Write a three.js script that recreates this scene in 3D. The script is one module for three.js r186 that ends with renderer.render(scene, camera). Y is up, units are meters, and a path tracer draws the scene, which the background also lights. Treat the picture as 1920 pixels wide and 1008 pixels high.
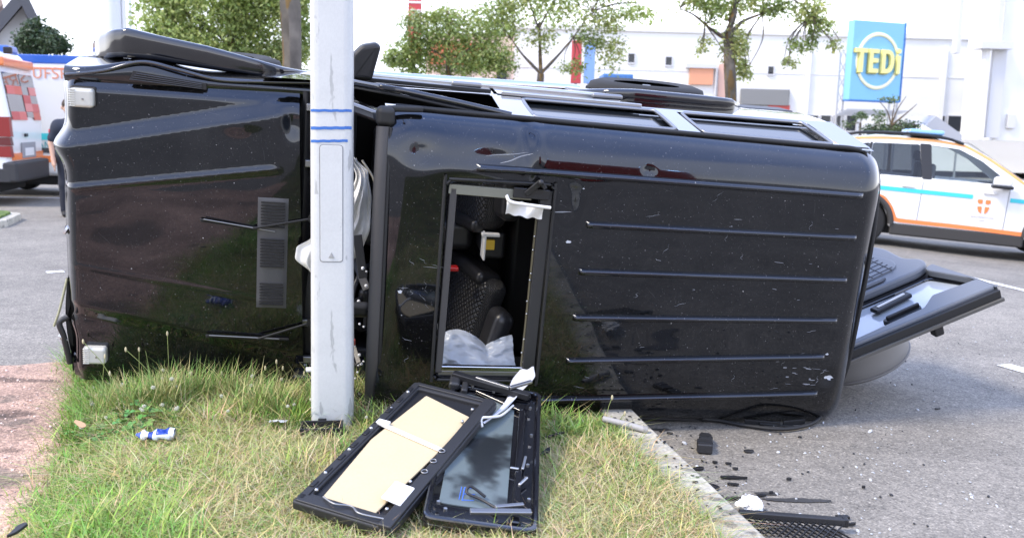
import * as THREE from 'three';
import { RoundedBoxGeometry } from 'three/addons/geometries/RoundedBoxGeometry.js';
import { mergeGeometries, toCreasedNormals } from 'three/addons/utils/BufferGeometryUtils.js';
import { TextGeometry } from 'three/addons/geometries/TextGeometry.js';
import { FontLoader } from 'three/addons/loaders/FontLoader.js';
import { MarchingCubes } from 'three/addons/objects/MarchingCubes.js';

// ---------------------------------------------------------------- camera, sky, sun, exposure
const scene = new THREE.Scene();
const FOCAL = 1799.1, EYE = 1.593, PITCH = 0.1463, ROLL = 0.0259;   // focal length in pixels of a 1920 x 1008 picture
const camera = new THREE.PerspectiveCamera(2 * Math.atan(504 / FOCAL) * 180 / Math.PI, 1920 / 1008, 0.1, 900);
camera.position.set(0, EYE, 0);
camera.rotation.set(-PITCH, 0, ROLL, 'XYZ');
camera.focus = 4.8; camera.userData.fStop = 3.2;

const SUN = new THREE.Vector3(-0.60, 0.78, 0.12).normalize();
{
  const W = 256, H = 128, data = new Float32Array(W * H * 4);
  for (let j = 0; j < H; j++) for (let i = 0; i < W; i++) {
    const el = ((j + 0.5) / H - 0.5) * Math.PI, az = (i / W) * Math.PI * 2;
    const t = Math.pow(Math.max(0, Math.sin(el)), 0.42);
    // hazy white near the horizon all round, pale blue overhead
    let r = 1.16 * (1 - t) + 0.34 * t, g = 1.13 * (1 - t) + 0.47 * t, b = 1.07 * (1 - t) + 0.88 * t;
    const veil = 0.10 * (Math.sin(az * 3 + 1.3) * Math.sin(el * 7 + az) + 0.6 * Math.sin(az * 7 + el * 11));
    r += veil * 0.8; g += veil * 0.7; b += veil * 0.5;
    if (el < 0) { r = 0.40; g = 0.40; b = 0.40; }
    const k = (j * W + i) * 4; data[k] = r; data[k + 1] = g; data[k + 2] = b; data[k + 3] = 1;
  }
  const sky = new THREE.DataTexture(data, W, H, THREE.RGBAFormat, THREE.FloatType);
  sky.mapping = THREE.EquirectangularReflectionMapping; sky.magFilter = THREE.LinearFilter; sky.minFilter = THREE.LinearFilter;
  sky.wrapS = THREE.RepeatWrapping; sky.needsUpdate = true;
  scene.background = sky; scene.environment = sky;
}
const sun = new THREE.DirectionalLight(new THREE.Color(1, 0.88, 0.70), 1.5);
sun.position.copy(SUN).multiplyScalar(60); sun.target.position.set(0, 0, -8);
sun.castShadow = true; sun.shadow.radius = 30; sun.shadow.mapSize.set(2048, 2048);
Object.assign(sun.shadow.camera, { left: -40, right: 40, top: 40, bottom: -40, near: 1, far: 160 });
scene.add(sun, sun.target);

const renderer = new THREE.WebGLRenderer({ antialias: true });
renderer.setSize(1024, 537);
renderer.toneMapping = THREE.LinearToneMapping;
renderer.toneMappingExposure = 2.95;
renderer.outputColorSpace = THREE.SRGBColorSpace;
renderer.shadowMap.enabled = true;

// ---------------------------------------------------------------- helpers
let seed = 20240611;
const rnd = () => { seed = (seed + 0x6D2B79F5) | 0; let t = Math.imul(seed ^ (seed >>> 15), 1 | seed); t = (t + Math.imul(t ^ (t >>> 7), 61 | t)) ^ t; return ((t ^ (t >>> 14)) >>> 0) / 4294967296; };
const rr = (a, b) => a + (b - a) * rnd();
const lerp = (a, b, t) => a + (b - a) * t, clamp = (x, a = 0, b = 1) => Math.min(b, Math.max(a, x));
const sm = (a, b, x) => { const t = clamp((x - a) / (b - a)); return t * t * (3 - 2 * t); };
const V = (x, y, z) => new THREE.Vector3(x, y, z);
const VV = a => new THREE.Vector3(a[0], a[1], a[2]);
// tileable value noise
function hash(x, y, s) { let h = Math.imul(x, 374761393) + Math.imul(y, 668265263) + Math.imul(s, 974634777); h = Math.imul(h ^ (h >>> 13), 1274126177); return ((h ^ (h >>> 16)) >>> 0) / 4294967296; }
function vnoise(x, y, per, s) {
  const xi = Math.floor(x), yi = Math.floor(y), fx = x - xi, fy = y - yi, m = v => ((v % per) + per) % per;
  const u = fx * fx * (3 - 2 * fx), v = fy * fy * (3 - 2 * fy);
  return lerp(lerp(hash(m(xi), m(yi), s), hash(m(xi + 1), m(yi), s), u), lerp(hash(m(xi), m(yi + 1), s), hash(m(xi + 1), m(yi + 1), s), u), v);
}
const fbm = (x, y, per, s, o = 4) => { let a = 0.5, t = 0, n = 0; for (let i = 0; i < o; i++) { t += a * vnoise(x, y, per, s + i); n += a; x *= 2; y *= 2; per *= 2; a *= 0.5; } return t / n; };
function tex(n, fn, srgb = true, rep = 1) {
  const d = new Uint8Array(n * n * 4);
  for (let j = 0; j < n; j++) for (let i = 0; i < n; i++) {
    const c = fn(i / n, j / n, i, j), k = (j * n + i) * 4;
    const cc = typeof c === 'number' ? [c, c, c] : c;
    for (let q = 0; q < 3; q++) d[k + q] = clamp(cc[q]) * 255; d[k + 3] = 255;
  }
  const t = new THREE.DataTexture(d, n, n); t.wrapS = t.wrapT = THREE.RepeatWrapping; t.magFilter = THREE.LinearFilter; t.minFilter = THREE.LinearMipmapLinearFilter; t.generateMipmaps = true;
  if (srgb) t.colorSpace = THREE.SRGBColorSpace; t.repeat.set(rep, rep); t.needsUpdate = true; return t;
}
function canvasTex(w, h, draw) {
  const c = document.createElement('canvas'); c.width = w; c.height = h; draw(c.getContext('2d'), w, h);
  const t = new THREE.CanvasTexture(c); t.colorSpace = THREE.SRGBColorSpace; t.magFilter = THREE.LinearFilter; return t;
}
const lin = (r, g, b) => new THREE.Color().setRGB(r, g, b);
const std = (c, rough = 0.7, o = {}) => new THREE.MeshStandardMaterial({ color: c, roughness: rough, side: THREE.DoubleSide, ...o });
const phy = (c, rough, o = {}) => new THREE.MeshPhysicalMaterial({ color: c, roughness: rough, side: THREE.DoubleSide, ...o });

const taken = {};
function numbered(n) { if (!(n in taken)) { taken[n] = 0; return n; } taken[n]++; return n + '_' + String(taken[n]).padStart(3, '0'); }
function add(parent, name, geo, mat, label) {
  const m = new THREE.Mesh(geo, mat); m.name = name; m.castShadow = m.receiveShadow = true; if (label) m.userData.label = label; parent.add(m); return m;
}
function thing(name, label, category, pos = [0, 0, 0], turn = 0, group) {
  const o = new THREE.Group(); o.name = numbered(name); o.position.set(...pos); o.rotation.y = turn; o.userData = { label, category }; if (group) o.userData.group = group; scene.add(o); return o;
}
function solo(name, geo, mat, label, category, group, pos, kind) {
  const m = add(scene, numbered(name), geo, mat); m.userData = { label, category }; if (group) m.userData.group = group; if (kind) m.userData.kind = kind; if (pos) m.position.set(...pos); return m;
}
function structure(name, geo, mat, label) { const m = add(scene, name, geo, mat); m.userData = { kind: 'structure', label, category: 'ground' }; return m; }
function mg(list) { return mergeGeometries(list.map(g => { const q = g.index ? g.toNonIndexed() : g.clone(); for (const k of Object.keys(q.attributes)) if (!['position', 'normal', 'uv'].includes(k)) q.deleteAttribute(k); if (!q.attributes.uv) q.setAttribute('uv', new THREE.BufferAttribute(new Float32Array(q.attributes.position.count * 2), 2)); return q; })); }
const T = (g, x, y, z) => { g.translate(x, y, z); return g; };
function bx(x0, x1, y0, y1, z0, z1, r = 0.004, seg = 2) {
  const w = Math.abs(x1 - x0), h = Math.abs(y1 - y0), d = Math.abs(z1 - z0);
  const g = r > 0 ? new RoundedBoxGeometry(w, h, d, seg, Math.min(r, w / 2.01, h / 2.01, d / 2.01)) : new THREE.BoxGeometry(w, h, d);
  return T(g, (x0 + x1) / 2, (y0 + y1) / 2, (z0 + z1) / 2);
}
function beam(p, q, wid, thk, up = [0, 0, 1], r = 0.004) {   // bar from p to q, wid across, thk along "up"
  const a = VV(p), b = VV(q), d = b.clone().sub(a), L = d.length(); d.normalize();
  const s = new THREE.Vector3().crossVectors(VV(up), d).normalize(), u = new THREE.Vector3().crossVectors(d, s);
  const g = new RoundedBoxGeometry(L, wid, thk, 2, Math.min(r, wid / 2.01, thk / 2.01));
  g.applyMatrix4(new THREE.Matrix4().makeBasis(d, s, u).setPosition(a.add(b).multiplyScalar(0.5))); return g;
}
function tube(pts, r, seg = 40, rad = 8, closed = false, tension = 0.5) { return new THREE.TubeGeometry(new THREE.CatmullRomCurve3(pts.map(VV), closed, 'catmullrom', tension), seg, r, rad, closed); }
function surf(nu, nv, fn, o = {}) {   // sheet of quads; fn(u, v) -> [x, y, z, (s, t)]; o.skip(u, v) leaves a hole; o.us / o.vs are explicit lines
  const us = o.us || Array.from({ length: nu + 1 }, (_, i) => i / nu), vs = o.vs || Array.from({ length: nv + 1 }, (_, i) => i / nv);
  const pos = [], uv = [], idx = [], nV = vs.length;
  for (const u of us) for (const v of vs) { const p = fn(u, v); pos.push(p[0], p[1], p[2]); uv.push(p.length > 3 ? p[3] : p[0], p.length > 3 ? p[4] : p[1]); }
  for (let i = 0; i + 1 < us.length; i++) for (let j = 0; j + 1 < nV; j++) {
    if (o.skip && o.skip((us[i] + us[i + 1]) / 2, (vs[j] + vs[j + 1]) / 2)) continue;
    const a = i * nV + j, b = a + nV; idx.push(a, b, a + 1, b, b + 1, a + 1);
  }
  const g = new THREE.BufferGeometry(); g.setAttribute('position', new THREE.Float32BufferAttribute(pos, 3)); g.setAttribute('uv', new THREE.Float32BufferAttribute(uv, 2)); g.setIndex(idx); g.computeVertexNormals(); return g;
}
function hexa(c, off) {   // plate on four corners (arrays), thickness vector off
  const p = c.concat(c.map(q => [q[0] + off[0], q[1] + off[1], q[2] + off[2]])), f = [[0, 1, 2, 3], [7, 6, 5, 4], [0, 4, 5, 1], [1, 5, 6, 2], [2, 6, 7, 3], [3, 7, 4, 0]], pos = [], uv = [];
  for (const [a, b, d, e] of f) for (const [k, t] of [[a, [0, 0]], [b, [1, 0]], [d, [1, 1]], [a, [0, 0]], [d, [1, 1]], [e, [0, 1]]]) { pos.push(...p[k]); uv.push(...t); }
  const g = new THREE.BufferGeometry(); g.setAttribute('position', new THREE.Float32BufferAttribute(pos, 3)); g.setAttribute('uv', new THREE.Float32BufferAttribute(uv, 2)); g.computeVertexNormals(); return g;
}
function shapeOf(pts, r = 0) {   // closed outline, corners rounded by r
  const s = new THREE.Shape(), n = pts.length;
  for (let i = 0; i < n; i++) {
    const p = new THREE.Vector2(...pts[i]), a = new THREE.Vector2(...pts[(i + n - 1) % n]), b = new THREE.Vector2(...pts[(i + 1) % n]);
    const k = Math.min(pts[i][2] ?? r, p.distanceTo(a) * 0.48, p.distanceTo(b) * 0.48);
    const q0 = p.clone().add(a.sub(p).setLength(k || 1e-6)), q1 = p.clone().add(b.sub(p).setLength(k || 1e-6));
    if (!i) s.moveTo(q0.x, q0.y); else s.lineTo(q0.x, q0.y);
    if (k > 0) s.quadraticCurveTo(p.x, p.y, q1.x, q1.y);
  }
  s.closePath(); return s;
}
function extr(shape, depth, bevel = 0, o = {}) { return new THREE.ExtrudeGeometry(shape, { depth: depth - 2 * bevel, bevelEnabled: bevel > 0, bevelSize: bevel, bevelThickness: bevel, bevelSegments: 2, bevelOffset: -bevel, curveSegments: 6, ...o }).translate(0, 0, bevel); }
// a place measured in the photograph (pixel of the 1920 x 1008 picture) turned into a point at a given world depth or height
const CAMROT = new THREE.Matrix4().makeRotationFromEuler(camera.rotation);
function ray(x, y) { return V((x - 960) / FOCAL, (504 - y) / FOCAL, -1).applyMatrix4(CAMROT); }
function spot(x, y, depth) { const d = ray(x, y); return d.multiplyScalar(-depth / d.z).add(V(0, EYE, 0)); }
function onGround(x, y, h = 0) { const d = ray(x, y); return d.multiplyScalar((h - EYE) / d.y).add(V(0, EYE, 0)); }
const font = await new FontLoader().loadAsync('fonts/droid/droid_sans_bold.typeface.json');
const fontR = await new FontLoader().loadAsync('fonts/droid/droid_sans_regular.typeface.json');
function textGeo(s, size, depth, f = font) { const g = new TextGeometry(s, { font: f, size, depth, curveSegments: 4 }); g.computeBoundingBox(); return g; }

// ---------------------------------------------------------------- shared materials
const dustTex = tex(1024, (() => {   // near-black lacquer with dried specks and hairline dust, 1.4 m tile
  const sp = new Float32Array(1024 * 1024);
  for (let k = 0; k < 5200; k++) { const x = rnd() * 1024, y = rnd() * 1024, s = rnd() < 0.93 ? rr(0.5, 1.2) : rr(1.2, 2.6), v = rr(0.05, 0.34) * (rnd() < 0.1 ? 1.8 : 1);
    for (let dy = -3; dy <= 3; dy++) for (let dx = -3; dx <= 3; dx++) { const d = Math.hypot(dx, dy); if (d < s + 0.5) { const q = (((y + dy) & 1023) * 1024) + ((x + dx) & 1023); sp[q] = Math.max(sp[q], v * clamp(s + 0.5 - d)); } } }
  for (let k = 0; k < 60; k++) { let x = rnd() * 1024, y = rnd() * 1024, a = rnd() * 6.28; const v = rr(0.06, 0.2), n = rr(8, 60); for (let i = 0; i < n; i++) { x += Math.cos(a); y += Math.sin(a); a += rr(-0.05, 0.05); const q = (y & 1023) * 1024 + (x & 1023); sp[q] = Math.max(sp[q], v); } }
  return (u, v, i, j) => { const f = fbm(u * 6, v * 6, 6, 3, 5), p = sp[j * 1024 + i], fine = hash(i, j, 9); const b = 0.040 + 0.05 * Math.max(0, f - 0.48) * 2 + 0.035 * fine * f + p; return [b * 1.0, b * 0.985, b * 0.97]; };
})(), true, 1 / 1.4);
const paintRough = tex(512, (u, v) => { const f = fbm(u * 8, v * 8, 8, 31, 5); const q = 0.08 + 0.22 * Math.max(0, f - 0.42); return [q, q, q]; }, false, 1 / 2.1);
const M = {
  paint: phy(lin(1, 1, 1), 1, { map: dustTex, roughnessMap: paintRough, clearcoat: 1, clearcoatRoughness: 0.03, specularIntensity: 0.5, specularColor: lin(0.5, 0.68, 1) }),
  gloss: phy(lin(0.006, 0.006, 0.008), 0.12, { clearcoat: 1, clearcoatRoughness: 0.04 }),
  rubber: std(lin(0.012, 0.012, 0.012), 0.62), plastic: std(lin(0.02, 0.02, 0.021), 0.5), darkPlastic: std(lin(0.011, 0.011, 0.012), 0.45),
  greyStrip: std(lin(0.055, 0.052, 0.05), 0.55), liner: std(lin(0.018, 0.018, 0.018), 0.9), leather: phy(lin(0.016, 0.016, 0.018), 0.38, { sheen: 0.2 }),
  chrome: std(lin(0.62, 0.63, 0.64), 0.16, { metalness: 1 }), alu: std(lin(0.5, 0.5, 0.49), 0.38, { metalness: 1 }), steel: std(lin(0.30, 0.30, 0.30), 0.45, { metalness: 1 }),
  glassDark: phy(lin(0.01, 0.012, 0.014), 0.05, {}), whitePaint: phy(lin(0.78, 0.78, 0.77), 0.35, { clearcoat: 0.6, clearcoatRoughness: 0.06 }),
  orange: phy(lin(0.80, 0.22, 0.06), 0.4, { clearcoat: 0.4 }), teal: phy(lin(0.05, 0.55, 0.60), 0.4, { clearcoat: 0.4 }), blue: phy(lin(0.02, 0.10, 0.42), 0.35), red: phy(lin(0.45, 0.012, 0.012), 0.25, { clearcoat: 0.6 }),
  tyre: std(lin(0.016, 0.016, 0.016), 0.85), white: std(lin(0.75, 0.75, 0.74), 0.7), cloth: std(lin(0.72, 0.71, 0.68), 0.95),
};
// ---------------------------------------------------------------- ground, verge, kerb
const fall = x => -0.05 * Math.max(0, x - 4.2) * sm(4.2, 7, x);          // the carriageway falls away beyond its crown
const roadY = (x, z) => Math.max(-0.3, fall(x));
{
  const N = 2048, chip = (u, v, i, j) => {
    const g = vnoise(u * 700, v * 700, 700, 5), g2 = vnoise(u * 330, v * 330, 330, 6), c = fbm(u * 10, v * 10, 10, 7, 5), p = fbm(u * 60, v * 60, 60, 8, 3);
    let b = 0.465 + 0.15 * (g - 0.5) + 0.10 * (g2 - 0.5) + 0.10 * (c - 0.5) + 0.07 * (p - 0.5);
    if (g > 0.90) b += 0.12 * (g2 + 0.3); if (g < 0.10) b -= 0.10;
    return [b * 1.045, b * 1.0, b * 0.915];
  };
  const asphalt = tex(N, chip, true, 1 / 4), bump = tex(1024, (u, v) => 0.5 + 0.5 * (vnoise(u * 360, v * 360, 360, 5) - 0.5) + 0.3 * (vnoise(u * 170, v * 170, 170, 6) - 0.5), false, 1 / 4);
  const m = std(lin(1, 1, 1), 0.88, { map: asphalt, bumpMap: bump, bumpScale: 0.004, vertexColors: true });
  const line = [-300, -120, -60, -40]; for (let x = -30; x <= 30; x += 0.5) line.push(x); line.push(40, 60, 120, 300);
  const g = surf(0, 0, (u, v) => [u, roadY(u, v), v, u, v], { us: line, vs: [...line].reverse().map(z => z - 10) });
  const c = [], p = g.attributes.position;
  for (let i = 0; i < p.count; i++) { const f = 0.86 + 0.28 * fbm(p.getX(i) * 0.45 + 50, p.getZ(i) * 0.45 + 50, 4096, 77, 3); c.push(f, f, f * 1.01); }
  g.setAttribute('color', new THREE.Float32BufferAttribute(c, 3));
  const road = structure('road', g, m, 'grey worn asphalt carriageway round the grass verge');
  // painted lines
  const mk = std(lin(0.72, 0.72, 0.70), 0.7, { bumpMap: bump, bumpScale: 0.002 });
  const stripe = (a, b, w) => { const d = b.clone().sub(a).setY(0).normalize(), s = V(-d.z, 0, d.x).multiplyScalar(w / 2); const g = surf(8, 2, (u, v) => { const q = a.clone().lerp(b, u).addScaledVector(s, v * 2 - 1); return [q.x, roadY(q.x, q.z) + 0.005, q.z]; }); add(road, 'lane_marking', g, mk); };
  stripe(onGround(1808, 514), onGround(2080, 572), 0.13);
  stripe(onGround(1882, 684), onGround(2060, 735), 0.13);
  stripe(onGround(86, 511), onGround(119, 509), 0.12);
  stripe(V(-16, 0, -17.6), V(-7.8, 0, -18.9), 0.12);
  // fluid stains with ragged outlines near the wreck
  const stain = std(lin(0.045, 0.043, 0.04), 0.55, { bumpMap: bump, bumpScale: 0.003 });
  for (const [px, py, rx, rz, k] of [[1500, 938, 0.14, 0.025, 1], [1440, 925, 0.06, 0.018, 2], [1375, 935, 0.05, 0.02, 3], [1560, 998, 0.05, 0.03, 4], [1240, 805, 0.06, 0.02, 5]]) { const c = onGround(px, py, 0.003); add(road, 'fluid_stain', surf(48, 5, (u, v) => { const a = u * 6.28319, r = v * (0.35 + 1.2 * fbm(Math.cos(a) * 2.4 + 30 + k * 7, Math.sin(a) * 2.4 + 30, 512, 66, 4)); return [c.x + Math.cos(a) * rx * r, 0.004, c.z + Math.sin(a) * rz * r]; }), stain); }
}
// verge outline, counter-clockwise seen from above (x, z)
const vergeL = [[-2.80, -6.12], [-2.62, -5.8], [-2.34, -5.2], [-2.14, -4.63], [-2.0, -4.2], [-1.86, -3.75], [-1.72, -3.2], [-1.3, -2.0], [-0.9, -0.6], [-0.6, 1.5]];
const vergeR = [[0.36, -5.72], [0.42, -5.35], [0.50, -4.9], [0.60, -4.45], [0.69, -3.95], [0.79, -3.4], [0.92, -2.7], [1.2, -1.2], [1.5, 0.4], [1.7, 1.5]];
const edgeAt = (tab, z) => { for (let i = 0; i + 1 < tab.length; i++) if (z <= tab[i + 1][1]) { const t = clamp((z - tab[i][1]) / (tab[i + 1][1] - tab[i][1])); return lerp(tab[i][0], tab[i + 1][0], t); } return tab[tab.length - 1][0]; };
const vergeY = (x, z) => { const l = edgeAt(vergeL, z), r = edgeAt(vergeR, z); return 0.10 * sm(l - 0.02, l + 0.35, x) * sm(-6.2, -5.9, z) + 0.012 * (fbm(x * 3 + 9, z * 3 + 40, 512, 12, 3) - 0.5) * sm(l, l + 0.4, x) * sm(r, r - 0.3, x); };
{
  const soil = tex(512, (u, v) => { const f = fbm(u * 12, v * 12, 12, 21, 5), g = vnoise(u * 120, v * 120, 120, 22), h = fbm(u * 40, v * 40, 40, 23, 3); const b = 0.30 + 0.25 * (f - 0.5) + 0.2 * (g - 0.5); return h > 0.5 ? [b * 1.05, b * 0.98, b * 0.55] : [b * 0.85, b * 1.0, b * 0.45]; }, true, 1 / 1.1);
  const g = surf(70, 110, (u, v) => { const z = lerp(-6.2, 1.5, v), x = lerp(edgeAt(vergeL, z) - 0.02, edgeAt(vergeR, z), u); return [x, Math.max(0.006, vergeY(x, z)), z, x, z]; });
  structure('verge_soil', g, std(lin(1, 1, 1), 0.95, { map: soil, bumpMap: soil, bumpScale: 0.01 }), 'dry turf soil of the grass verge');
  // pink grit strewn left of the verge
  const grit = tex(1024, (u, v) => { const g1 = vnoise(u * 300, v * 300, 300, 41), g2 = vnoise(u * 130, v * 130, 130, 42), f = fbm(u * 5, v * 5, 5, 43, 5); const b = 0.62 + 0.22 * (g1 - 0.5) + 0.20 * (g2 - 0.5) + 0.42 * (f - 0.5); const w = sm(0.60, 0.68, fbm(u * 4 + 2, v * 4, 4, 44, 5)); return [b * lerp(1.11, 0.80, w), b * lerp(0.93, 0.70, w), b * lerp(0.82, 0.62, w)]; }, true, 1 / 1.6);
  const gs = surf(220, 220, (u, v) => { const z = lerp(-6.0, -1.0, v), r = edgeAt(vergeL, z) + 0.06, wob = 0.22 * (fbm(z * 2.3 + 60, 3.1, 512, 51, 4) - 0.5); const far = sm(0, 0.07, v); const x = lerp(-4.6 + wob, r, u); const zz = z + 0.5 * (1 - v) * (fbm(x * 2.1 + 80, 9.2, 512, 52, 4) - 0.5); const l = 0.016 * sm(0, 0.03, u) * far; return [x, 0.002 + l * (0.7 + 0.6 * fbm(x * 6 + 90, zz * 6 + 90, 1024, 53, 3)), zz, x, zz]; });
  { // soaked stains with a grain of their own
    const c = [], p = gs.attributes.position, st = [[10, 775, 0.22, 0.10], [45, 712, 0.36, 0.06], [15, 845, 0.12, 0.05]].map(([x, y, a, b]) => [onGround(x, y, 0.02), a, b]);
    for (let i = 0; i < p.count; i++) { const x = p.getX(i), z = p.getZ(i); let k = 0; for (const [q, a, b] of st) k = Math.max(k, 1 - Math.hypot((x - q.x) / a, (z - q.z) / b)); const n = fbm(x * 9 + 40, z * 14 + 60, 2048, 63, 4), m = sm(0.38, 0.52, k * 0.55 + n * 0.55); const f = lerp(1, 0.42, m); c.push(f, f * 0.97, f * 0.95); }
    gs.setAttribute('color', new THREE.Float32BufferAttribute(c, 3));
  }
  { const g0 = new THREE.DodecahedronGeometry(1, 0), N = 600, im = new THREE.InstancedMesh(g0, std(lin(0.62, 0.50, 0.43), 0.95), N), d = new THREE.Object3D(), q = new THREE.Color(); for (let k = 0; k < N; k++) { const z = rr(-5.9, -3.2), r = edgeAt(vergeL, z), x = r + 0.08 - 0.9 * rnd() * (0.4 + rnd()), s = rr(0.002, 0.006) * (rnd() < 0.08 ? 1.8 : 1); d.position.set(x, 0.02 + s * 0.2, z); d.scale.set(s * rr(0.8, 1.5), s * 0.6, s * rr(0.8, 1.4)); d.rotation.set(rnd() * 3, rnd() * 6, 0); d.updateMatrix(); im.setMatrixAt(k, d.matrix); const b = rr(0.55, 1.25); im.setColorAt(k, q.setRGB(b, b * rr(0.92, 1), b * rr(0.88, 1))); } im.name = 'grit_lumps'; im.userData = { kind: 'stuff', label: 'coarse pinkish grit lumps lying along the verge edge', category: 'grit' }; im.castShadow = im.receiveShadow = true; scene.add(im); }
  structure('pink_grit', gs, std(lin(0.90, 0.90, 0.90), 0.95, { vertexColors: true, map: grit, bumpMap: grit, bumpScale: 0.012 }), 'pink absorbent grit strewn over the path beside the verge');
}
{ // kerb: separate stones along the right edge of the verge
  const stoneTex = tex(512, (u, v) => { const f = fbm(u * 8, v * 8, 8, 71, 5), g = vnoise(u * 90, v * 90, 90, 72), d = fbm(u * 14 + 3, v * 14, 14, 73, 4); let b = 0.66 + 0.18 * (f - 0.5) + 0.14 * (g - 0.5); if (d > 0.62) b -= 0.18 * sm(0.62, 0.72, d); return [b * 1.03, b * 1.0, b * 0.92]; }, true, 1.1);
  const mats = [0.95, 1.04, 0.88].map(k => std(lin(k, k, k * 0.99), 0.9, { map: stoneTex, bumpMap: stoneTex, bumpScale: 0.004 }));
  const kerb = new THREE.Group(); kerb.name = 'kerb'; kerb.userData = { kind: 'structure', label: 'pale concrete kerb between the grass verge and the road', category: 'kerb' }; scene.add(kerb);
  const n = 8; let z = -5.75;
  for (let i = 0; i < n; i++) {
    const z1 = z + 0.98, a = [edgeAt(vergeR, z) + 0.085, z], b = [edgeAt(vergeR, z1) + 0.085, z1];
    const g = beam([a[0], 0.045, a[1] + 0.004], [b[0], 0.045, b[1] - 0.004], 0.17, 0.15, [0, 1, 0], 0.014);
    const p = g.attributes.position, uv = g.attributes.uv; for (let k = 0; k < p.count; k++) { uv.setXY(k, p.getX(k) + p.getY(k), p.getZ(k) + i * 0.37); const w = 0.004 * (fbm(p.getX(k) * 9 + 40, p.getZ(k) * 9 + 40, 999, 75, 2) - 0.5); p.setY(k, p.getY(k) + w); }
    add(kerb, 'kerb_stone', g, mats[i % 3]); z = z1;
  }
  // far island on the left
  const isl = [onGround(-260, 436), onGround(6, 428), onGround(44, 410), onGround(-200, 402)];
  const sh = q => shapeOf(q.map(p => [p.x, -p.z]), 0.25);
  const flat = (q, d, y) => { const g = extr(sh(q), d, 0.01); g.rotateX(-Math.PI / 2); return T(g, 0, y, 0); };
  const cx = isl.reduce((s, p) => s.add(p), V(0, 0, 0)).multiplyScalar(0.25);
  const island = structure('traffic_island', flat(isl, 0.12, -0.02), mats[1], 'kerbed traffic island across the side road');
  const gT = tex(128, (u, v) => { const f = fbm(u * 16, v * 16, 16, 81, 3); return [0.34 + 0.3 * (f - 0.5), 0.42 + 0.3 * (f - 0.5), 0.18 + 0.15 * (f - 0.5)]; }, true, 1);
  add(island, 'island_turf', flat(isl.map(p => p.clone().sub(cx).multiplyScalar(0.86).add(cx)), 0.06, 0.075), std(lin(1, 1, 1), 0.95, { map: gT }));
}
// ---------------------------------------------------------------- the overturned off-roader
// built upright in its own frame: x runs from the bonnet's front edge to the rear, y from its left side to its right, z up from the road
const suv = thing('overturned_car', 'black boxy off-road car lying on its side against the white lamp post', 'car', [-2.566, 1.174, -6.165]);
suv.rotation.set(0.1241, 0.1785, -0.0394, 'YZX');
const dents = [[1.80, 0.60, 0.10, 0.07, -0.018], [2.02, 0.52, 0.16, 0.05, 0.012], [2.30, 0.66, 0.035, 0.10, -0.016], [2.36, 0.66, 0.03, 0.10, 0.012], [2.15, 0.60, 0.10, 0.04, -0.012], [2.93, 0.575, 0.022, 0.022, -0.010], [3.4, 0.64, 0.5, 0.02, 0.003], [3.0, 0.35, 0.3, 0.08, -0.004], [3.6, 0.1, 0.3, 0.07, -0.003], [4.08, -0.50, 0.04, 0.03, -0.014], [3.3, -0.3, 0.5, 0.08, -0.003], [2.53, 0.40, 0.05, 0.10, -0.006], [2.6, 0.50, 0.12, 0.03, 0.005]];
const A0 = 1.635, A1 = 4.235;
const wTop = a => lerp(0.785, 0.722, (a - 1.6) / 2.6), wBot = a => -lerp(0.785, 0.838, (a - 1.6) / 2.6);
function roofZ(a, w) {
  const c = (wTop(a) + wBot(a)) / 2, hw = (wTop(a) - wBot(a)) / 2, s = (w - c) / hw, t = Math.max(0, (Math.abs(s) - 0.665) / 0.335);
  let z = 1.878 + 0.012 * (1 - s * s) - 0.05 * t * t - 0.10 * t * t * t * t;
  z -= 0.035 * Math.pow(Math.max(0, (1.76 - a) / 0.14), 2) + 0.085 * Math.pow(Math.max(0, (a - 4.10) / 0.135), 2.2);
  for (const [da, dw, ra, rw, k] of dents) z += k * Math.exp(-((a - da) ** 2) / (ra * ra) - ((w - dw) ** 2) / (rw * rw));
  z += 0.0035 * (fbm(a * 2.2 + 20, w * 2.6 + 30, 512, 91, 2) - 0.5);
  return z;
}
const SO = [1.925, 2.445, -0.535, 0.47];   // sunroof opening
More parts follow.
